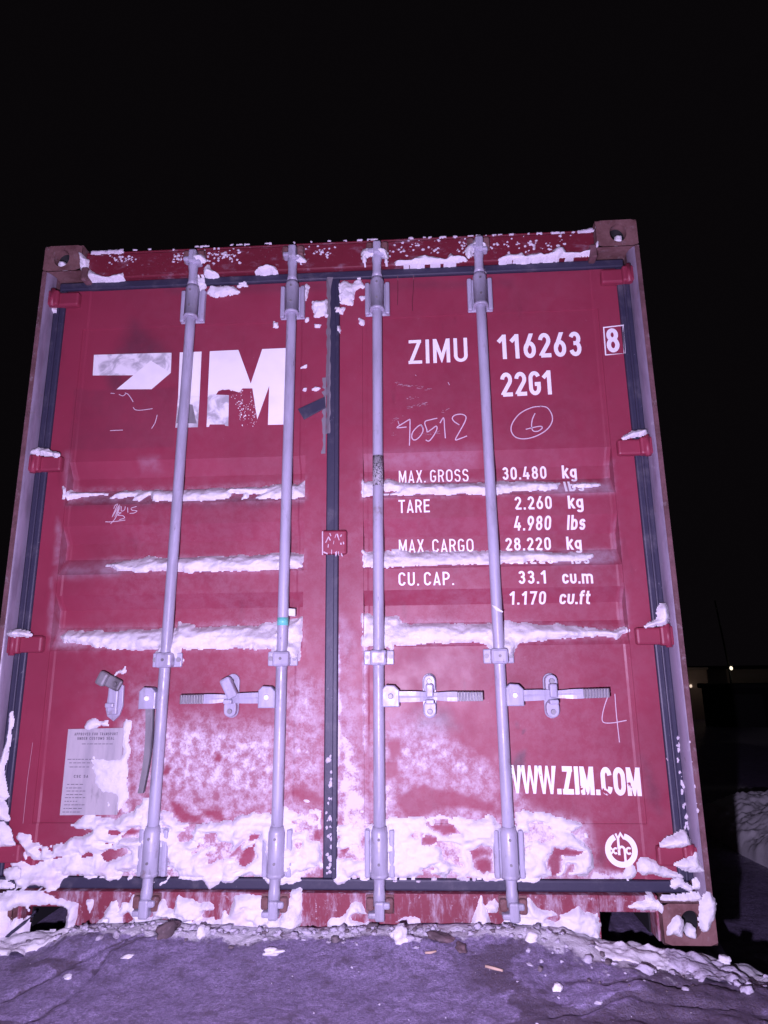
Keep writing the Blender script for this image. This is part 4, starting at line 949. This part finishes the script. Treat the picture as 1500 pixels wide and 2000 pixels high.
S('caked_snow', 'snow caked over the lower part of the right door around the second bar guide', [
  [(660, 1600), (680, 1585), (705, 1590), (722, 1598), (755, 1600), (790, 1608), (802, 1602), (830, 1600), (860, 1597), (890, 1604), (905, 1602), (925, 1597), (965, 1597), (980, 1612), (982, 1700), (985, 1716), (975, 1720), (960, 1718), (930, 1716), (915, 1712), (895, 1708), (880, 1704), (870, 1711), (840, 1710), (800, 1711), (760, 1711), (740, 1705), (715, 1710), (690, 1712), (672, 1719), (659, 1712)]],
  kind='stuff', mat=M['caked'], Y=.06, thick=.020, edge=.016, amp=.026, freq=20, lump=.75, patchy=.42, seed=8, holes=[
  [(831, 1608), (838, 1603), (842, 1611), (860, 1609), (862, 1602), (868, 1611), (888, 1613), (894, 1625), (865, 1630), (843, 1621)], [(823, 1635), (838, 1631), (852, 1636), (854, 1646), (838, 1651), (824, 1646)], [(916, 1662), (942, 1652), (962, 1662), (966, 1704), (944, 1709), (930, 1690), (924, 1680)], [(666, 1661), (685, 1648), (684, 1657), (670, 1668)],
  [(705, 1615), (715, 1612), (718, 1680), (704, 1680)]])
S('caked_snow', 'snow caked on the right door between the rightmost bar and the round emblem', [
  [(1003, 1585), (1025, 1583), (1060, 1588), (1100, 1600), (1148, 1613), (1149, 1616), (1100, 1617), (1050, 1613), (1010, 1614)], [(1138, 1616), (1148, 1630), (1150, 1640), (1144, 1634), (1136, 1620)],
  [(1003, 1612), (1050, 1622), (1100, 1625), (1130, 1640), (1150, 1660), (1158, 1690), (1152, 1716), (1135, 1711), (1100, 1708), (1060, 1716), (1010, 1719), (1003, 1700)]],
  kind='stuff', mat=M['caked'], Y=.06, thick=.020, edge=.014, amp=.018, freq=22, lump=.7, patchy=.40, seed=9, holes=[[(1068, 1684), (1078, 1666), (1092, 1668), (1099, 1686), (1094, 1708), (1078, 1710)], [(1078, 1653), (1105, 1652), (1142, 1663), (1134, 1674), (1104, 1671), (1078, 1672)], [(1020, 1650), (1040, 1650), (1050, 1668), (1030, 1668)], [(1108, 1689), (1122, 1688), (1120, 1704), (1106, 1704)]])
S('caked_snow', 'snow packed along the sill under the left door and round the left fork opening', [
  [(-60, 1748), (-5, 1747), (15, 1741), (40, 1738), (65, 1738), (100, 1748), (130, 1760), (155, 1765), (151, 1790), (148, 1806), (160, 1816), (-60, 1845)],
  [(170, 1758), (179, 1760), (178, 1785), (173, 1786), (169, 1764)], [(186, 1805), (205, 1790), (215, 1758), (228, 1759), (233, 1776), (240, 1765), (254, 1766), (260, 1746), (266, 1750), (265, 1775), (272, 1788), (300, 1790), (300, 1815), (180, 1815)],
  [(298, 1775), (317, 1757), (323, 1759), (327, 1776), (340, 1778), (345, 1752), (350, 1746), (357, 1754), (372, 1758), (392, 1765), (410, 1762), (417, 1768), (416, 1785), (420, 1797), (432, 1797), (436, 1780), (440, 1778), (446, 1785), (452, 1765), (458, 1748), (475, 1745), (500, 1750), (516, 1752), (522, 1777), (548, 1780), (560, 1760), (570, 1744), (587, 1742), (588, 1800), (582, 1816), (550, 1822), (480, 1820), (410, 1820), (345, 1815), (340, 1805), (330, 1790), (298, 1800)]],
  kind='stuff', mat=M['caked'], Y=.03, thick=.026, edge=.012, amp=.012, freq=30, lump=.7, patchy=.30, seed=10, holes=[[(54, 1768), (72, 1765), (100, 1768), (126, 1768), (134, 1780), (130, 1800), (124, 1820), (58, 1822), (55, 1796)], [(25, 1772), (50, 1768), (58, 1780), (50, 1800), (35, 1800), (28, 1786)], [(480, 1796), (495, 1797), (497, 1806), (486, 1806)], [(236, 1790), (250, 1780), (262, 1795), (240, 1805)]])
S('caked_snow', 'snow packed along the sill under the right door as far as the right fork opening', [
  [(640, 1798), (665, 1794), (680, 1780), (688, 1765), (705, 1763), (713, 1785), (718, 1797), (745, 1799), (752, 1815), (640, 1822)], [(772, 1800), (790, 1790), (818, 1796), (824, 1815), (765, 1815)], [(940, 1748), (947, 1770), (955, 1800), (962, 1818), (916, 1818), (924, 1790), (934, 1765)], [(948, 1768), (965, 1757), (976, 1770), (970, 1783), (955, 1780)],
  [(985, 1795), (1020, 1774), (1035, 1756), (1050, 1770), (1075, 1780), (1100, 1790), (1115, 1775), (1130, 1770), (1140, 1782), (1165, 1785), (1172, 1800), (1171, 1832), (1110, 1825), (1060, 1815), (1000, 1812), (980, 1808)], [(1228, 1770), (1250, 1760), (1270, 1756), (1288, 1765), (1284, 1774), (1240, 1774)], [(1262, 1752), (1272, 1748), (1276, 1758), (1266, 1758)]],
  kind='stuff', mat=M['caked'], Y=.03, thick=.024, edge=.012, amp=.012, freq=32, lump=.7, patchy=.30, seed=11, holes=[[(1062, 1793), (1090, 1788), (1106, 1795), (1090, 1797), (1066, 1799)]])
# single lumps on hinges, keepers, castings and gaskets
CG = 'snow lumps on hinges and castings'
for lab, polys, Y, th, sd in (
  ('white snow cap on the second hinge from the top of the left door', [[(62, 882), (80, 876), (100, 881), (118, 887), (117, 894), (100, 892), (63, 888)]], .02, .022, 20),
  ('white snow cap on the third hinge from the top of the left door', [[(15, 1236), (35, 1229), (52, 1231), (71, 1242), (50, 1244), (18, 1242)]], .02, .022, 21),
  ('small snow triangle under the top hinge of the left door', [[(92, 585), (98, 587), (107, 601), (90, 601)]], .01, .012, 22),
  ('white snow cap on the second hinge from the top of the right door', [[(1213, 858), (1230, 846), (1245, 842), (1262, 838), (1263, 851), (1240, 855), (1218, 859)]], .02, .022, 23),
  ('boot-shaped snow cap standing on the third hinge of the right door', [[(1252, 1226), (1275, 1211), (1284, 1209), (1281, 1190), (1290, 1177), (1300, 1180), (1304, 1195), (1303, 1219), (1280, 1223)]], .02, .022, 24),
  ('thin snow sliver on the top hinge of the right door', [[(1192, 536), (1206, 529), (1211, 531), (1200, 537)]], .04, .008, 25),
  ('snow cone on the lowest hinge of the right door', [[(1284, 1655), (1305, 1633), (1326, 1627), (1338, 1622), (1344, 1638), (1354, 1652), (1317, 1656)]], .03, .03, 26),
  ('snow wedge under the lowest hinge of the right door', [[(1313, 1688), (1347, 1674), (1361, 1662), (1367, 1686), (1383, 1705), (1347, 1703), (1326, 1696)]], .01, .024, 27),
  ('snow ridge trailing right from the round emblem', [[(1249, 1678), (1262, 1676), (1285, 1685), (1297, 1698), (1337, 1710), (1332, 1716), (1288, 1711), (1270, 1707), (1259, 1712), (1247, 1702)]], .055, .02, 28),
  ('snow lump touching the bottom of the round emblem', [[(1219, 1702), (1235, 1688), (1244, 1701), (1238, 1714), (1222, 1716)]], .055, .02, 29),
  ('lumpy snow at the bottom right corner of the door gasket', [[(1310, 1724), (1326, 1714), (1341, 1727), (1356, 1736), (1350, 1743), (1335, 1733), (1317, 1740)], [(1357, 1721), (1371, 1717), (1372, 1738), (1356, 1736)], [(1291, 1753), (1340, 1748), (1372, 1746), (1372, 1764), (1300, 1765)]], .02, .016, 30),
  ('snow on the right side of the lower right corner casting', [[(1364, 1766), (1372, 1752), (1385, 1738), (1398, 1762), (1397, 1780), (1391, 1800), (1378, 1823), (1367, 1815), (1366, 1790)]], .0, .02, 31),
  ('snow left of the hole in the lower right corner casting', [[(1300, 1830), (1308, 1802), (1325, 1787), (1336, 1800), (1330, 1818), (1334, 1832), (1318, 1822)]], .0, .018, 32),
  ('snow heap on the lowest hinge of the left door at the photo edge', [[(-60, 1600), (0, 1604), (13, 1612), (23, 1624), (23, 1638), (35, 1653), (-60, 1653)], [(-60, 1540), (-2, 1556), (10, 1566), (17, 1588), (17, 1604), (-5, 1597), (-60, 1590)]], .03, .024, 33),
  ('snow lining the left post beside the lower door gasket', [[(20, 1388), (27, 1390), (20, 1450), (15, 1485), (5, 1500), (12, 1540), (16, 1562), (-30, 1562), (-10, 1500), (5, 1480), (14, 1440)]], .03, .016, 34),
  ('snow lumps at the lower left corner above the casting', [[(3, 1700), (25, 1692), (35, 1700), (34, 1715), (15, 1722), (5, 1712)], [(-40, 1718), (10, 1724), (26, 1730), (20, 1738), (-40, 1738)]], .02, .014, 35),
  ('snow over the keeper of the leftmost locking bar at the header', [[(371, 497), (380, 489), (393, 490), (400, 500), (391, 506), (374, 504)]], -.022, .02, 36),
  ('snow over the header keeper of the locking bar left of the seal', [[(569, 497), (578, 487), (588, 492), (595, 501), (588, 505), (574, 500)]], -.022, .02, 37),
  ('thick snow hood over the header keeper right of the centre seal', [[(703, 482), (712, 477), (755, 474), (758, 500), (752, 506), (748, 490), (716, 490), (712, 512), (706, 500)]], -.022, .026, 38),
  ('snow hood over the header keeper of the rightmost locking bar', [[(910, 476), (924, 466), (928, 459), (934, 465), (951, 466), (954, 477), (935, 473), (925, 480), (917, 497), (910, 484)]], -.022, .022, 39),
  ('small torn scrap of snow above the open handle catch', [[(218, 1322), (226, 1310), (238, 1308), (242, 1300), (244, 1310), (240, 1317), (230, 1314), (222, 1322)]], .055, .012, 40)):
    o = S('snow_lump', lab, polys, CG, Y=Y, thick=th, edge=.010, amp=.006, freq=40, res=.0032, lump=.5, seed=sd, soft=True, base={26: .036, 27: .013, 30: .03, 33: .03, 34: .03, 35: .03, 31: .0, 32: .0, 20: .014, 21: .014, 23: .014, 24: .018}.get(sd))
    if Y < 0:
        for v in o.data.vertices: v.co.y += Y
    if lab.startswith(('white snow cap', 'boot', 'snow cone', 'thin')):
        for v in o.data.vertices: v.co.y -= .004
# keeper snow above comes out to the cams; rows of snow along the header's lower edge
HG = 'snow ridges along the door header'
for lab, polys, sd in (('snow ridge at the left end of the header beside the casting', [[(162, 502), (176, 508), (172, 524), (178, 529), (188, 535), (207, 541), (240, 533), (241, 542), (220, 546), (172, 546), (166, 536)]], 50),
  ('small snow hook right of the leftmost bar on the header', [[(399, 524), (408, 518), (411, 526), (425, 535), (423, 538), (400, 537)]], 51), ('small dome of snow on the header between the two left bars', [[(499, 530), (511, 521), (526, 518), (536, 521), (543, 530), (521, 532)]], 52),
  ('long snow ridge on the header between the two right bars', [[(770, 511), (796, 508), (830, 499), (871, 506), (880, 496), (887, 501), (907, 500), (913, 510), (873, 515), (819, 518), (772, 519)]], 53),
  ('ragged snow ridge on the header right of the rightmost bar', [[(973, 506), (990, 498), (1019, 496), (1026, 501), (1037, 497), (1058, 492), (1062, 497), (1078, 494), (1084, 485), (1101, 483), (1105, 494), (1131, 495), (1163, 482), (1165, 490), (1157, 499), (1112, 503), (1060, 506), (1030, 509), (975, 510)]], 54)):
    S('snow_ridge', lab, polys, HG, Y=.03, thick=.026, edge=.012, amp=.007, freq=38, res=.0032, lump=.5, seed=sd)
S('snow_crumbs', 'snow crumbs stuck to the doors just below the header around the centre seal', [[(406, 571), (410, 558), (455, 558), (466, 569), (459, 572), (440, 576), (419, 579)], [(464, 558), (480, 552), (483, 558)], [(611, 588), (636, 585), (640, 592), (640, 617), (615, 617), (609, 599)], [(661, 558), (671, 547), (687, 553), (703, 544), (712, 558), (694, 567), (689, 587), (687, 594), (664, 592), (664, 574)],
  [(700, 578), (714, 576), (705, 588)], [(655, 603), (676, 599), (669, 613), (655, 613)], [(702, 622), (710, 624), (709, 632), (702, 630)], [(597, 618), (603, 619), (602, 625), (597, 625)], [(534, 629), (540, 629), (540, 635), (534, 635)], [(614, 632), (626, 633), (624, 637), (616, 637)], [(588, 716), (598, 711), (596, 717)], [(608, 761), (616, 754), (627, 757), (618, 765)], [(590, 760), (597, 757), (595, 762)], [(660, 640), (664, 640), (663, 648), (659, 648)],
  [(385, 545), (398, 545), (400, 560), (390, 572), (384, 560)], [(360, 590), (366, 580), (368, 600), (360, 605)], [(590, 560), (598, 552), (604, 560), (598, 585), (592, 590)], [(937, 530), (945, 528), (948, 540), (940, 545)]], kind='stuff', Y=.055, thick=.014, edge=.006, amp=.010, freq=60, res=.003, seed=60)
rr = random.Random(21); cr = []
for k in range(560):
    u = rr.choice([rr.uniform(175, 720), rr.uniform(175, 720), rr.uniform(175, 560), rr.uniform(760, 1120)]); f = (u-175)/985.; v = 509-38*f+rr.gauss(0, 7)
    if vnoise(np.array([u/35.]), np.array([2.2]), 4)[0] < .36: continue
    r = rr.uniform(.5, 2.2)*(1.5 if rr.random() < .1 else 1); cr.append([(u+r*rr.uniform(.6, 1.6)*math.cos(t), v+r*rr.uniform(.6, 1.1)*math.sin(t)) for t in np.linspace(0, 5.2, 6)])
S('snow_crumbs', 'fine snow crumbs sprinkled on the red header', cr, kind='stuff', mat=M['crumb'], Y=.03, thick=.006, edge=.003, amp=.003, freq=90, res=.003, seed=61)
te = [[(177, 491), (240, 487), (240, 494), (178, 497)], [(1127, 451), (1157, 445), (1160, 453), (1130, 455)]]
for k in range(46):
    u = rr.uniform(250, 1120); f = (u-175)/985.; v = float(np.interp(u, [177, 330, 500, 740, 900, 1120], [492.5, 483.5, 475.5, 466.5, 460.5, 452.5])); L = rr.uniform(2, 9); te.append([(u, v-.4), (u+L, v-.4-L*.042), (u+L, v+1.3-L*.042), (u, v+1.3)])
S('snow_crumbs', 'thin line of snow along the upper edge of the header', te, kind='stuff', mat=M['crumb'], Y=.03, thick=.004, edge=.004, amp=.004, freq=80, res=.003, seed=62)
cr = []
for k in range(70):
    v = rr.uniform(1470, 1712); u = 637+rr.uniform(0, 18); r = rr.uniform(1, 4)
    if v < 1600 and rr.random() < .5: continue
    cr.append([(u+r*rr.uniform(.4, .9)*math.cos(t), v+r*rr.uniform(.7, 1.6)*math.sin(t)) for t in np.linspace(0, 5.2, 6)])
for k in range(40):
    u = rr.uniform(660, 980); v = 1706+rr.uniform(0, 18); r = rr.uniform(1, 5); cr.append([(u+r*rr.uniform(.6, 1.8)*math.cos(t), v+r*rr.uniform(.3, .7)*math.sin(t)) for t in np.linspace(0, 5.2, 6)])
for k in range(40):
    v = rr.uniform(1440, 1650); u = 1326+(v-1440)*.09+rr.uniform(-6, 12); r = rr.uniform(1, 5); cr.append([(u+r*rr.uniform(.4, .9)*math.cos(t), v+r*rr.uniform(.6, 1.6)*math.sin(t)) for t in np.linspace(0, 5.2, 6)])
S('snow_crumbs', 'snow crumbs stuck to the black gaskets of the doors', cr, kind='stuff', mat=M['crumb'], Y=.05, thick=.007, edge=.004, amp=.004, freq=80, res=.003, seed=63)
S('snow_patch', 'snow patch lying over the lower right half of the metal plate', [[(176, 1470), (192, 1476), (215, 1483), (234, 1478), (243, 1470), (243, 1430), (236, 1420), (245, 1405), (252, 1412), (250, 1470), (244, 1560), (232, 1588), (205, 1584), (186, 1570), (192, 1545), (180, 1530), (178, 1500)], [(160, 1420), (180, 1409), (208, 1407), (210, 1418), (190, 1421), (165, 1423)]], Y=.058, thick=.010, edge=.010, amp=.022, freq=26, res=.0035, lump=.6, seed=64)
for sx, z0, lab in ((-1, HT-.118, 'snow lying in the hole of the upper left corner casting'), (1, HT-.118, 'snow lying in the hole of the upper right corner casting'), (1, 0, 'snow lying in the hole of the lower right corner casting'), (-1, 0, 'snow filling the hole of the lower left corner casting')):
    b = MB(); cx = sx*(HW-.081)+sx*.005
    b.blob((cx, .020, z0+.034), .025, (1.05, .7, .75), 5+sx, 3, .25)
    tag(b.build('snow_plug', M['snow'], None, True), lab, 'snow', 'snow in the casting holes')
# ------------------------------------------------------------------ rubble, clods and litter on the ground before the sill
rr = random.Random(9)
b = MB(); d = MB()
for k in range(420):
    x = rr.uniform(-1.25, 1.35); y = -.04-abs(rr.gauss(0, .04))
    if x > .6: y -= abs(rr.gauss(0, .12))
    r = rr.uniform(.003, .009)*(1.8 if rr.random() < .10 else 1)
    (b if rr.random() < .8 else d).blob((x, y, gz(x, y)+r*.3), r, (rr.uniform(.8, 1.7), rr.uniform(.7, 1.2), rr.uniform(.45, .8)), k, 2, .5)
for k in range(60):
    x = rr.uniform(-1.2, 1.3); y = rr.uniform(-1.1, -.2); r = rr.uniform(.002, .005)
    b.blob((x, y, gz(x, y)+r*.4), r, (rr.uniform(.8, 1.6), 1, .6), k+500, 1, .5)
tag(b.build('snow_rubble', M['dsnow'], None, True), 'small crumbs of dirty snow strewn on the ground in front of the sill', 'snow', None, 'stuff')
mud = m_plain('frozen_clod', (.15, .12, .13), .8, .4, 40)
tag(d.build('mud_rubble', mud, None, True), 'small frozen mud crumbs strewn on the ground in front of the sill', 'mud', None, 'stuff')
def clod(u, v, r, lab, mat, sq, sd, cat='snow', nm='snow_clod', grp='snow clods in front of the sill'):
    p = P(u, v, -.09)
    dd = (u-750)/FPX*RT+(1000-v)/FPX*UP+FW; t = (gz(p[0], -.12)+r*.3-CAM[2])/dd[2]; p = CAM+t*dd
    o = MB().blob((p[0], min(p[1], -.03-r*sq[1]*.5), gz(p[0], min(p[1], -.03))+r*sq[2]*.45), r, sq, sd, 3, .45).build(nm, mat, None, True)
    tag(o, lab, cat, grp)
for a in ((394, 1826, .020, 'white snow clod below the locking bar left of the seal', (1.5, .9, .8), 1), (536, 1849, .020, 'flat snow clod in the middle of the ground strip', (1.7, 1, .5), 2), (782, 1832, .026, 'upright snow clod right of the seal at the ground edge', (1.1, .9, 1.1), 3), (1040, 1828, .022, 'round snow clod left of the right fork opening', (1.3, 1, .8), 4),
          (1086, 1886, .013, 'bright snow ball lying alone on the right foreground', (1, 1, .9), 5), (1412, 1874, .018, 'small snow clod past the right corner of the container', (1.2, 1, .9), 7),
          (135, 1879, .009, 'tiny snow clod on the bare ground at the left', (1.5, 1, .6), 10), (250, 1850, .012, 'flat snow clod near the leftmost bar foot', (1.6, 1, .5), 11), (570, 1832, .014, 'small snow clod right of the flat middle clod', (1.6, .9, .7), 12)):
    clod(a[0], a[1], a[2], a[3], M['snow'] if a[5] < 12 else M['dsnow'], a[4], a[5]+30)
def bank(x0, x1, y0, y1, h, lab, sd, mat, nm='snow_bank', grp='low snow banks in front of the sill'):
    """a low ragged heap lying on the ground"""
    n = int((x1-x0)/.005); m = int((y1-y0)/.005); XX, YY = np.meshgrid(np.linspace(x0, x1, n), np.linspace(y0, y1, m))
    WX = XX+.03*(fbm(XX*15, YY*15, sd+8, 3)-.5); WY = YY+.03*(fbm(XX*15, YY*15, sd+9, 3)-.5)
    F = 1-np.sqrt(((XX-(x0+x1)/2)/((x1-x0)/2))**2+((YY-(y0+y1)/2)/((y1-y0)/2))**2)+1.9*(fbm(WX*16, WY*24, sd, 6)-.47)
    H = np.where(F > 0, h*(1-np.exp(-F*3.0))*(.25+1.5*fbm(WX*17, WY*21, sd+4, 6)), np.maximum(F*.08, -.012))
    q = grid_faces(m, n); q = q[(F > 0).reshape(-1)[q].any(1)]; u = np.unique(q); mp = np.full(n*m, -1); mp[u] = np.arange(len(u))
    v = np.stack([XX, YY, ground_z(XX, YY)+H+.001], -1).reshape(-1, 3)[u]
    tag(mesh(nm, v, mp[q], mat, None, True), lab, 'snow', grp)
for a in ((.80, 1.06, -.17, -.03, .012, 'ragged snow bank in front of the right fork opening', 1, 'snow'), (1.00, 1.24, -.22, -.02, .018, 'ragged dirty snow bank before the lower right corner casting', 2, 'dsnow'), (-1.25, -.84, -.15, .02, .016, 'snow bank below the left fork opening', 6, 'snow')):
    bank(*a[:7], M[a[7]])
for a in ((328, 1815, .030, 'reddish brown frozen clod against the sill below the left door', (1.5, .7, .8), 1), (860, 1832, .024, 'dark muddy clod below the right door', (1.6, .7, .6), 2), (900, 1840, .018, 'lower dark clod beside the muddy one', (1.5, .9, .55), 3)):
    clod(a[0], a[1], a[2], a[3], m_rust('brown_clod', (.19, .12, .13), (.09, .065, .07)), a[4], a[5]+70, 'clod', 'mud_clod', 'brown clods in front of the sill')
def stick(u0, v0, u1, v1, r, lab, mat, nm='straw', cat='straw', grp='pale straws on the ground'):
    q = []
    for u, v in ((u0, v0), ((u0+u1)/2, (v0+v1)/2-1), (u1, v1)):
        dd = (u-750)/FPX*RT+(1000-v)/FPX*UP+FW; z = .03
        for k in range(6): t = (z-CAM[2])/dd[2]; p = CAM+t*dd; z = gz(p[0], p[1])+r
        q.append((p[0], p[1], z+.004))
    tag(MB().tube(q, [r, r*1.2, r*.8], 8).build(nm, mat), lab, cat, grp)
straw = m_plain('straw', (.55, .40, .29), .7)
stick(830, 1850, 852, 1852, .0030, 'pale straw lying near the dark clods below the right door', straw)
stick(948, 1892, 982, 1899, .0036, 'longer pale straw lying in the right foreground', straw)
pts = []
for u, v in ((-30, 1858), (0, 1842), (22, 1822), (48, 1802), (66, 1786)): pts.append(P(u, v, -.02))
pts.append(P(70, 1780, .05)); pts.append(P(74, 1778, .2))
tag(MB().tube([tuple(p) for p in pts], .005, 10).build('cable', M['rubber']), 'thin black cable running from the ground into the left fork opening', 'cable')

# ------------------------------------------------------------------ the dark yard to the right
def at(u, v, Y): return P(u, v, Y)
m = MB(); p = at(1478, 1625, 3.4)
V = []; F = []; n = 130
xs = np.linspace(p[0]-.12, p[0]+1.9, n); ys = np.linspace(2.9, 4.6, n); XX, YY = np.meshgrid(xs, ys)
q = 1-np.maximum(np.abs((XX-p[0]-.88)/1.0)**3, np.abs((YY-3.75)/.85)**3)
H = np.clip(q, 0, 1)**.5*(.16+.25*fbm(XX*3, YY*3, 90, 4))+.07*fbm(XX*9, YY*9, 91, 6)*(q > 0)+.05*(fbm(XX*26, YY*26, 92, 4)-.5)*np.clip(q*4, 0, 1)
ZZ = ground_z(XX, YY)-.03+H
tag(mesh('snow_mound', np.stack([XX, YY, ZZ], -1).reshape(-1, 3), grid_faces(n, n), M['snow'], None, True), 'lumpy mound of snow in the dark yard right of the container', 'snow')
# low pale wall with a small lamp
wl = empty('yard_wall', (0, 0, 0)); tag(wl, 'low pale wall in the dark right behind the container', 'wall')
a, b = at(1290, 1309, 18.), at(1381, 1309, 18.); zb = at(1360, 1392, 18.)[2]
MB().box(a[0], b[0], 18., 18.25, zb-.6, a[2], .02).build('wall_panel', m_plain('pale_render', (.42, .34, .33), .9, .25, 2), wl)
MB().box(a[0], b[0]+.04, 17.96, 18.29, a[2]+.002, a[2]+.07, .01).build('coping', m_plain('wall_coping', (.3, .27, .27), .9), wl)
wlamp = empty('wall_lamp'); tag(wlamp, 'small round lamp glowing on the low pale wall', 'lamp')
c = at(1350, 1340, 17.9)
MB().blob((c[0], 17.93, c[2]), .040, (1, .8, 1.2), 1, 2, 0).build('bulb', m_emit('lamp_glow_small', (1, .78, .62), .9), wlamp, True)
MB().box(c[0]-.03, c[0]+.03, 17.94, 18.0, c[2]-.08, c[2]-.03, .01).build('bracket', M['zinc'], wlamp)
l = bpy.data.lights.new('wall_lamp_light', 'POINT'); l.energy = 0.8; l.color = (1, .75, .55); l.shadow_soft_size = .05
lo = bpy.data.objects.new('wall_lamp_light', l); COL.objects.link(lo); lo.location = (c[0]+.1, 17.3, c[2]+.2)
# dark low block
bl = empty('storage_shed'); tag(bl, 'low unlit shed standing as a dark block under the bright lamp', 'shed')
a, b = at(1388, 1336, 15.), at(1620, 1336, 15.); zb = at(1400, 1412, 15.)[2]
dm = m_plain('dark_boards', (.012, .012, .014), .9)
MB().box(a[0], b[0], 15., 15.6, zb-.7, a[2]-.12, .01).build('wall', dm, bl)
MB().box(a[0]-.08, b[0]+.08, 14.94, 15.66, a[2]-.118, a[2], .02).build('roof', m_plain('dark_felt', (.02, .02, .02), .9), bl)
MB().box(a[0]+.5, a[0]+1.2, 14.96, 14.999, zb-.5, a[2]-.25, .004).build('door', m_plain('dark_door', (.03, .03, .03), .8), bl)
# lamp on its tall post and the long hall it lights
pl = empty('lamp_post'); tag(pl, 'tall dark post carrying a bright lamp far off on the right', 'lamp post')
c = at(1425, 1305, 58.); zt = at(1415, 1172, 58.)[2]
MB().tube([(c[0]+.12, 58.2, c[2]-6), (c[0]+.05, 58.2, c[2]), (c[0]-.45, 58.2, zt)], [.11, .09, .06], 12).build('post', dm, pl)
MB().blob((c[0], 57.7, c[2]), .17, (1, .7, 1), 2, 2, 0).build('lamp_head', m_emit('lamp_glow', (1, .86, .64), 1.5), pl, True)
MB().box(c[0]-.05, c[0]+.12, 57.8, 58.2, c[2]+.20, c[2]+.26, .01).build('arm', dm, pl)
l = bpy.data.lights.new('post_light', 'POINT'); l.energy = 18; l.color = (1, .85, .66); l.shadow_soft_size = .2
lo = bpy.data.objects.new('post_light', l); COL.objects.link(lo); lo.location = (c[0]+1.2, 57.3, c[2]-.1)
hl = empty('long_hall'); tag(hl, 'long hall behind the lamp post with a faintly lit pale wall', 'building')
a, b = at(1418, 1307, 64.), at(1900, 1307, 64.)
MB().box(a[0], b[0], 64., 74., -6, a[2], .05).build('wall', m_plain('hall_wall', (.35, .30, .27), .9, .3, .3), hl)
MB().box(a[0]-.3, b[0]+.3, 63.6, 74.4, a[2]+.01, a[2]+.25, .02).build('roof', dm, hl)
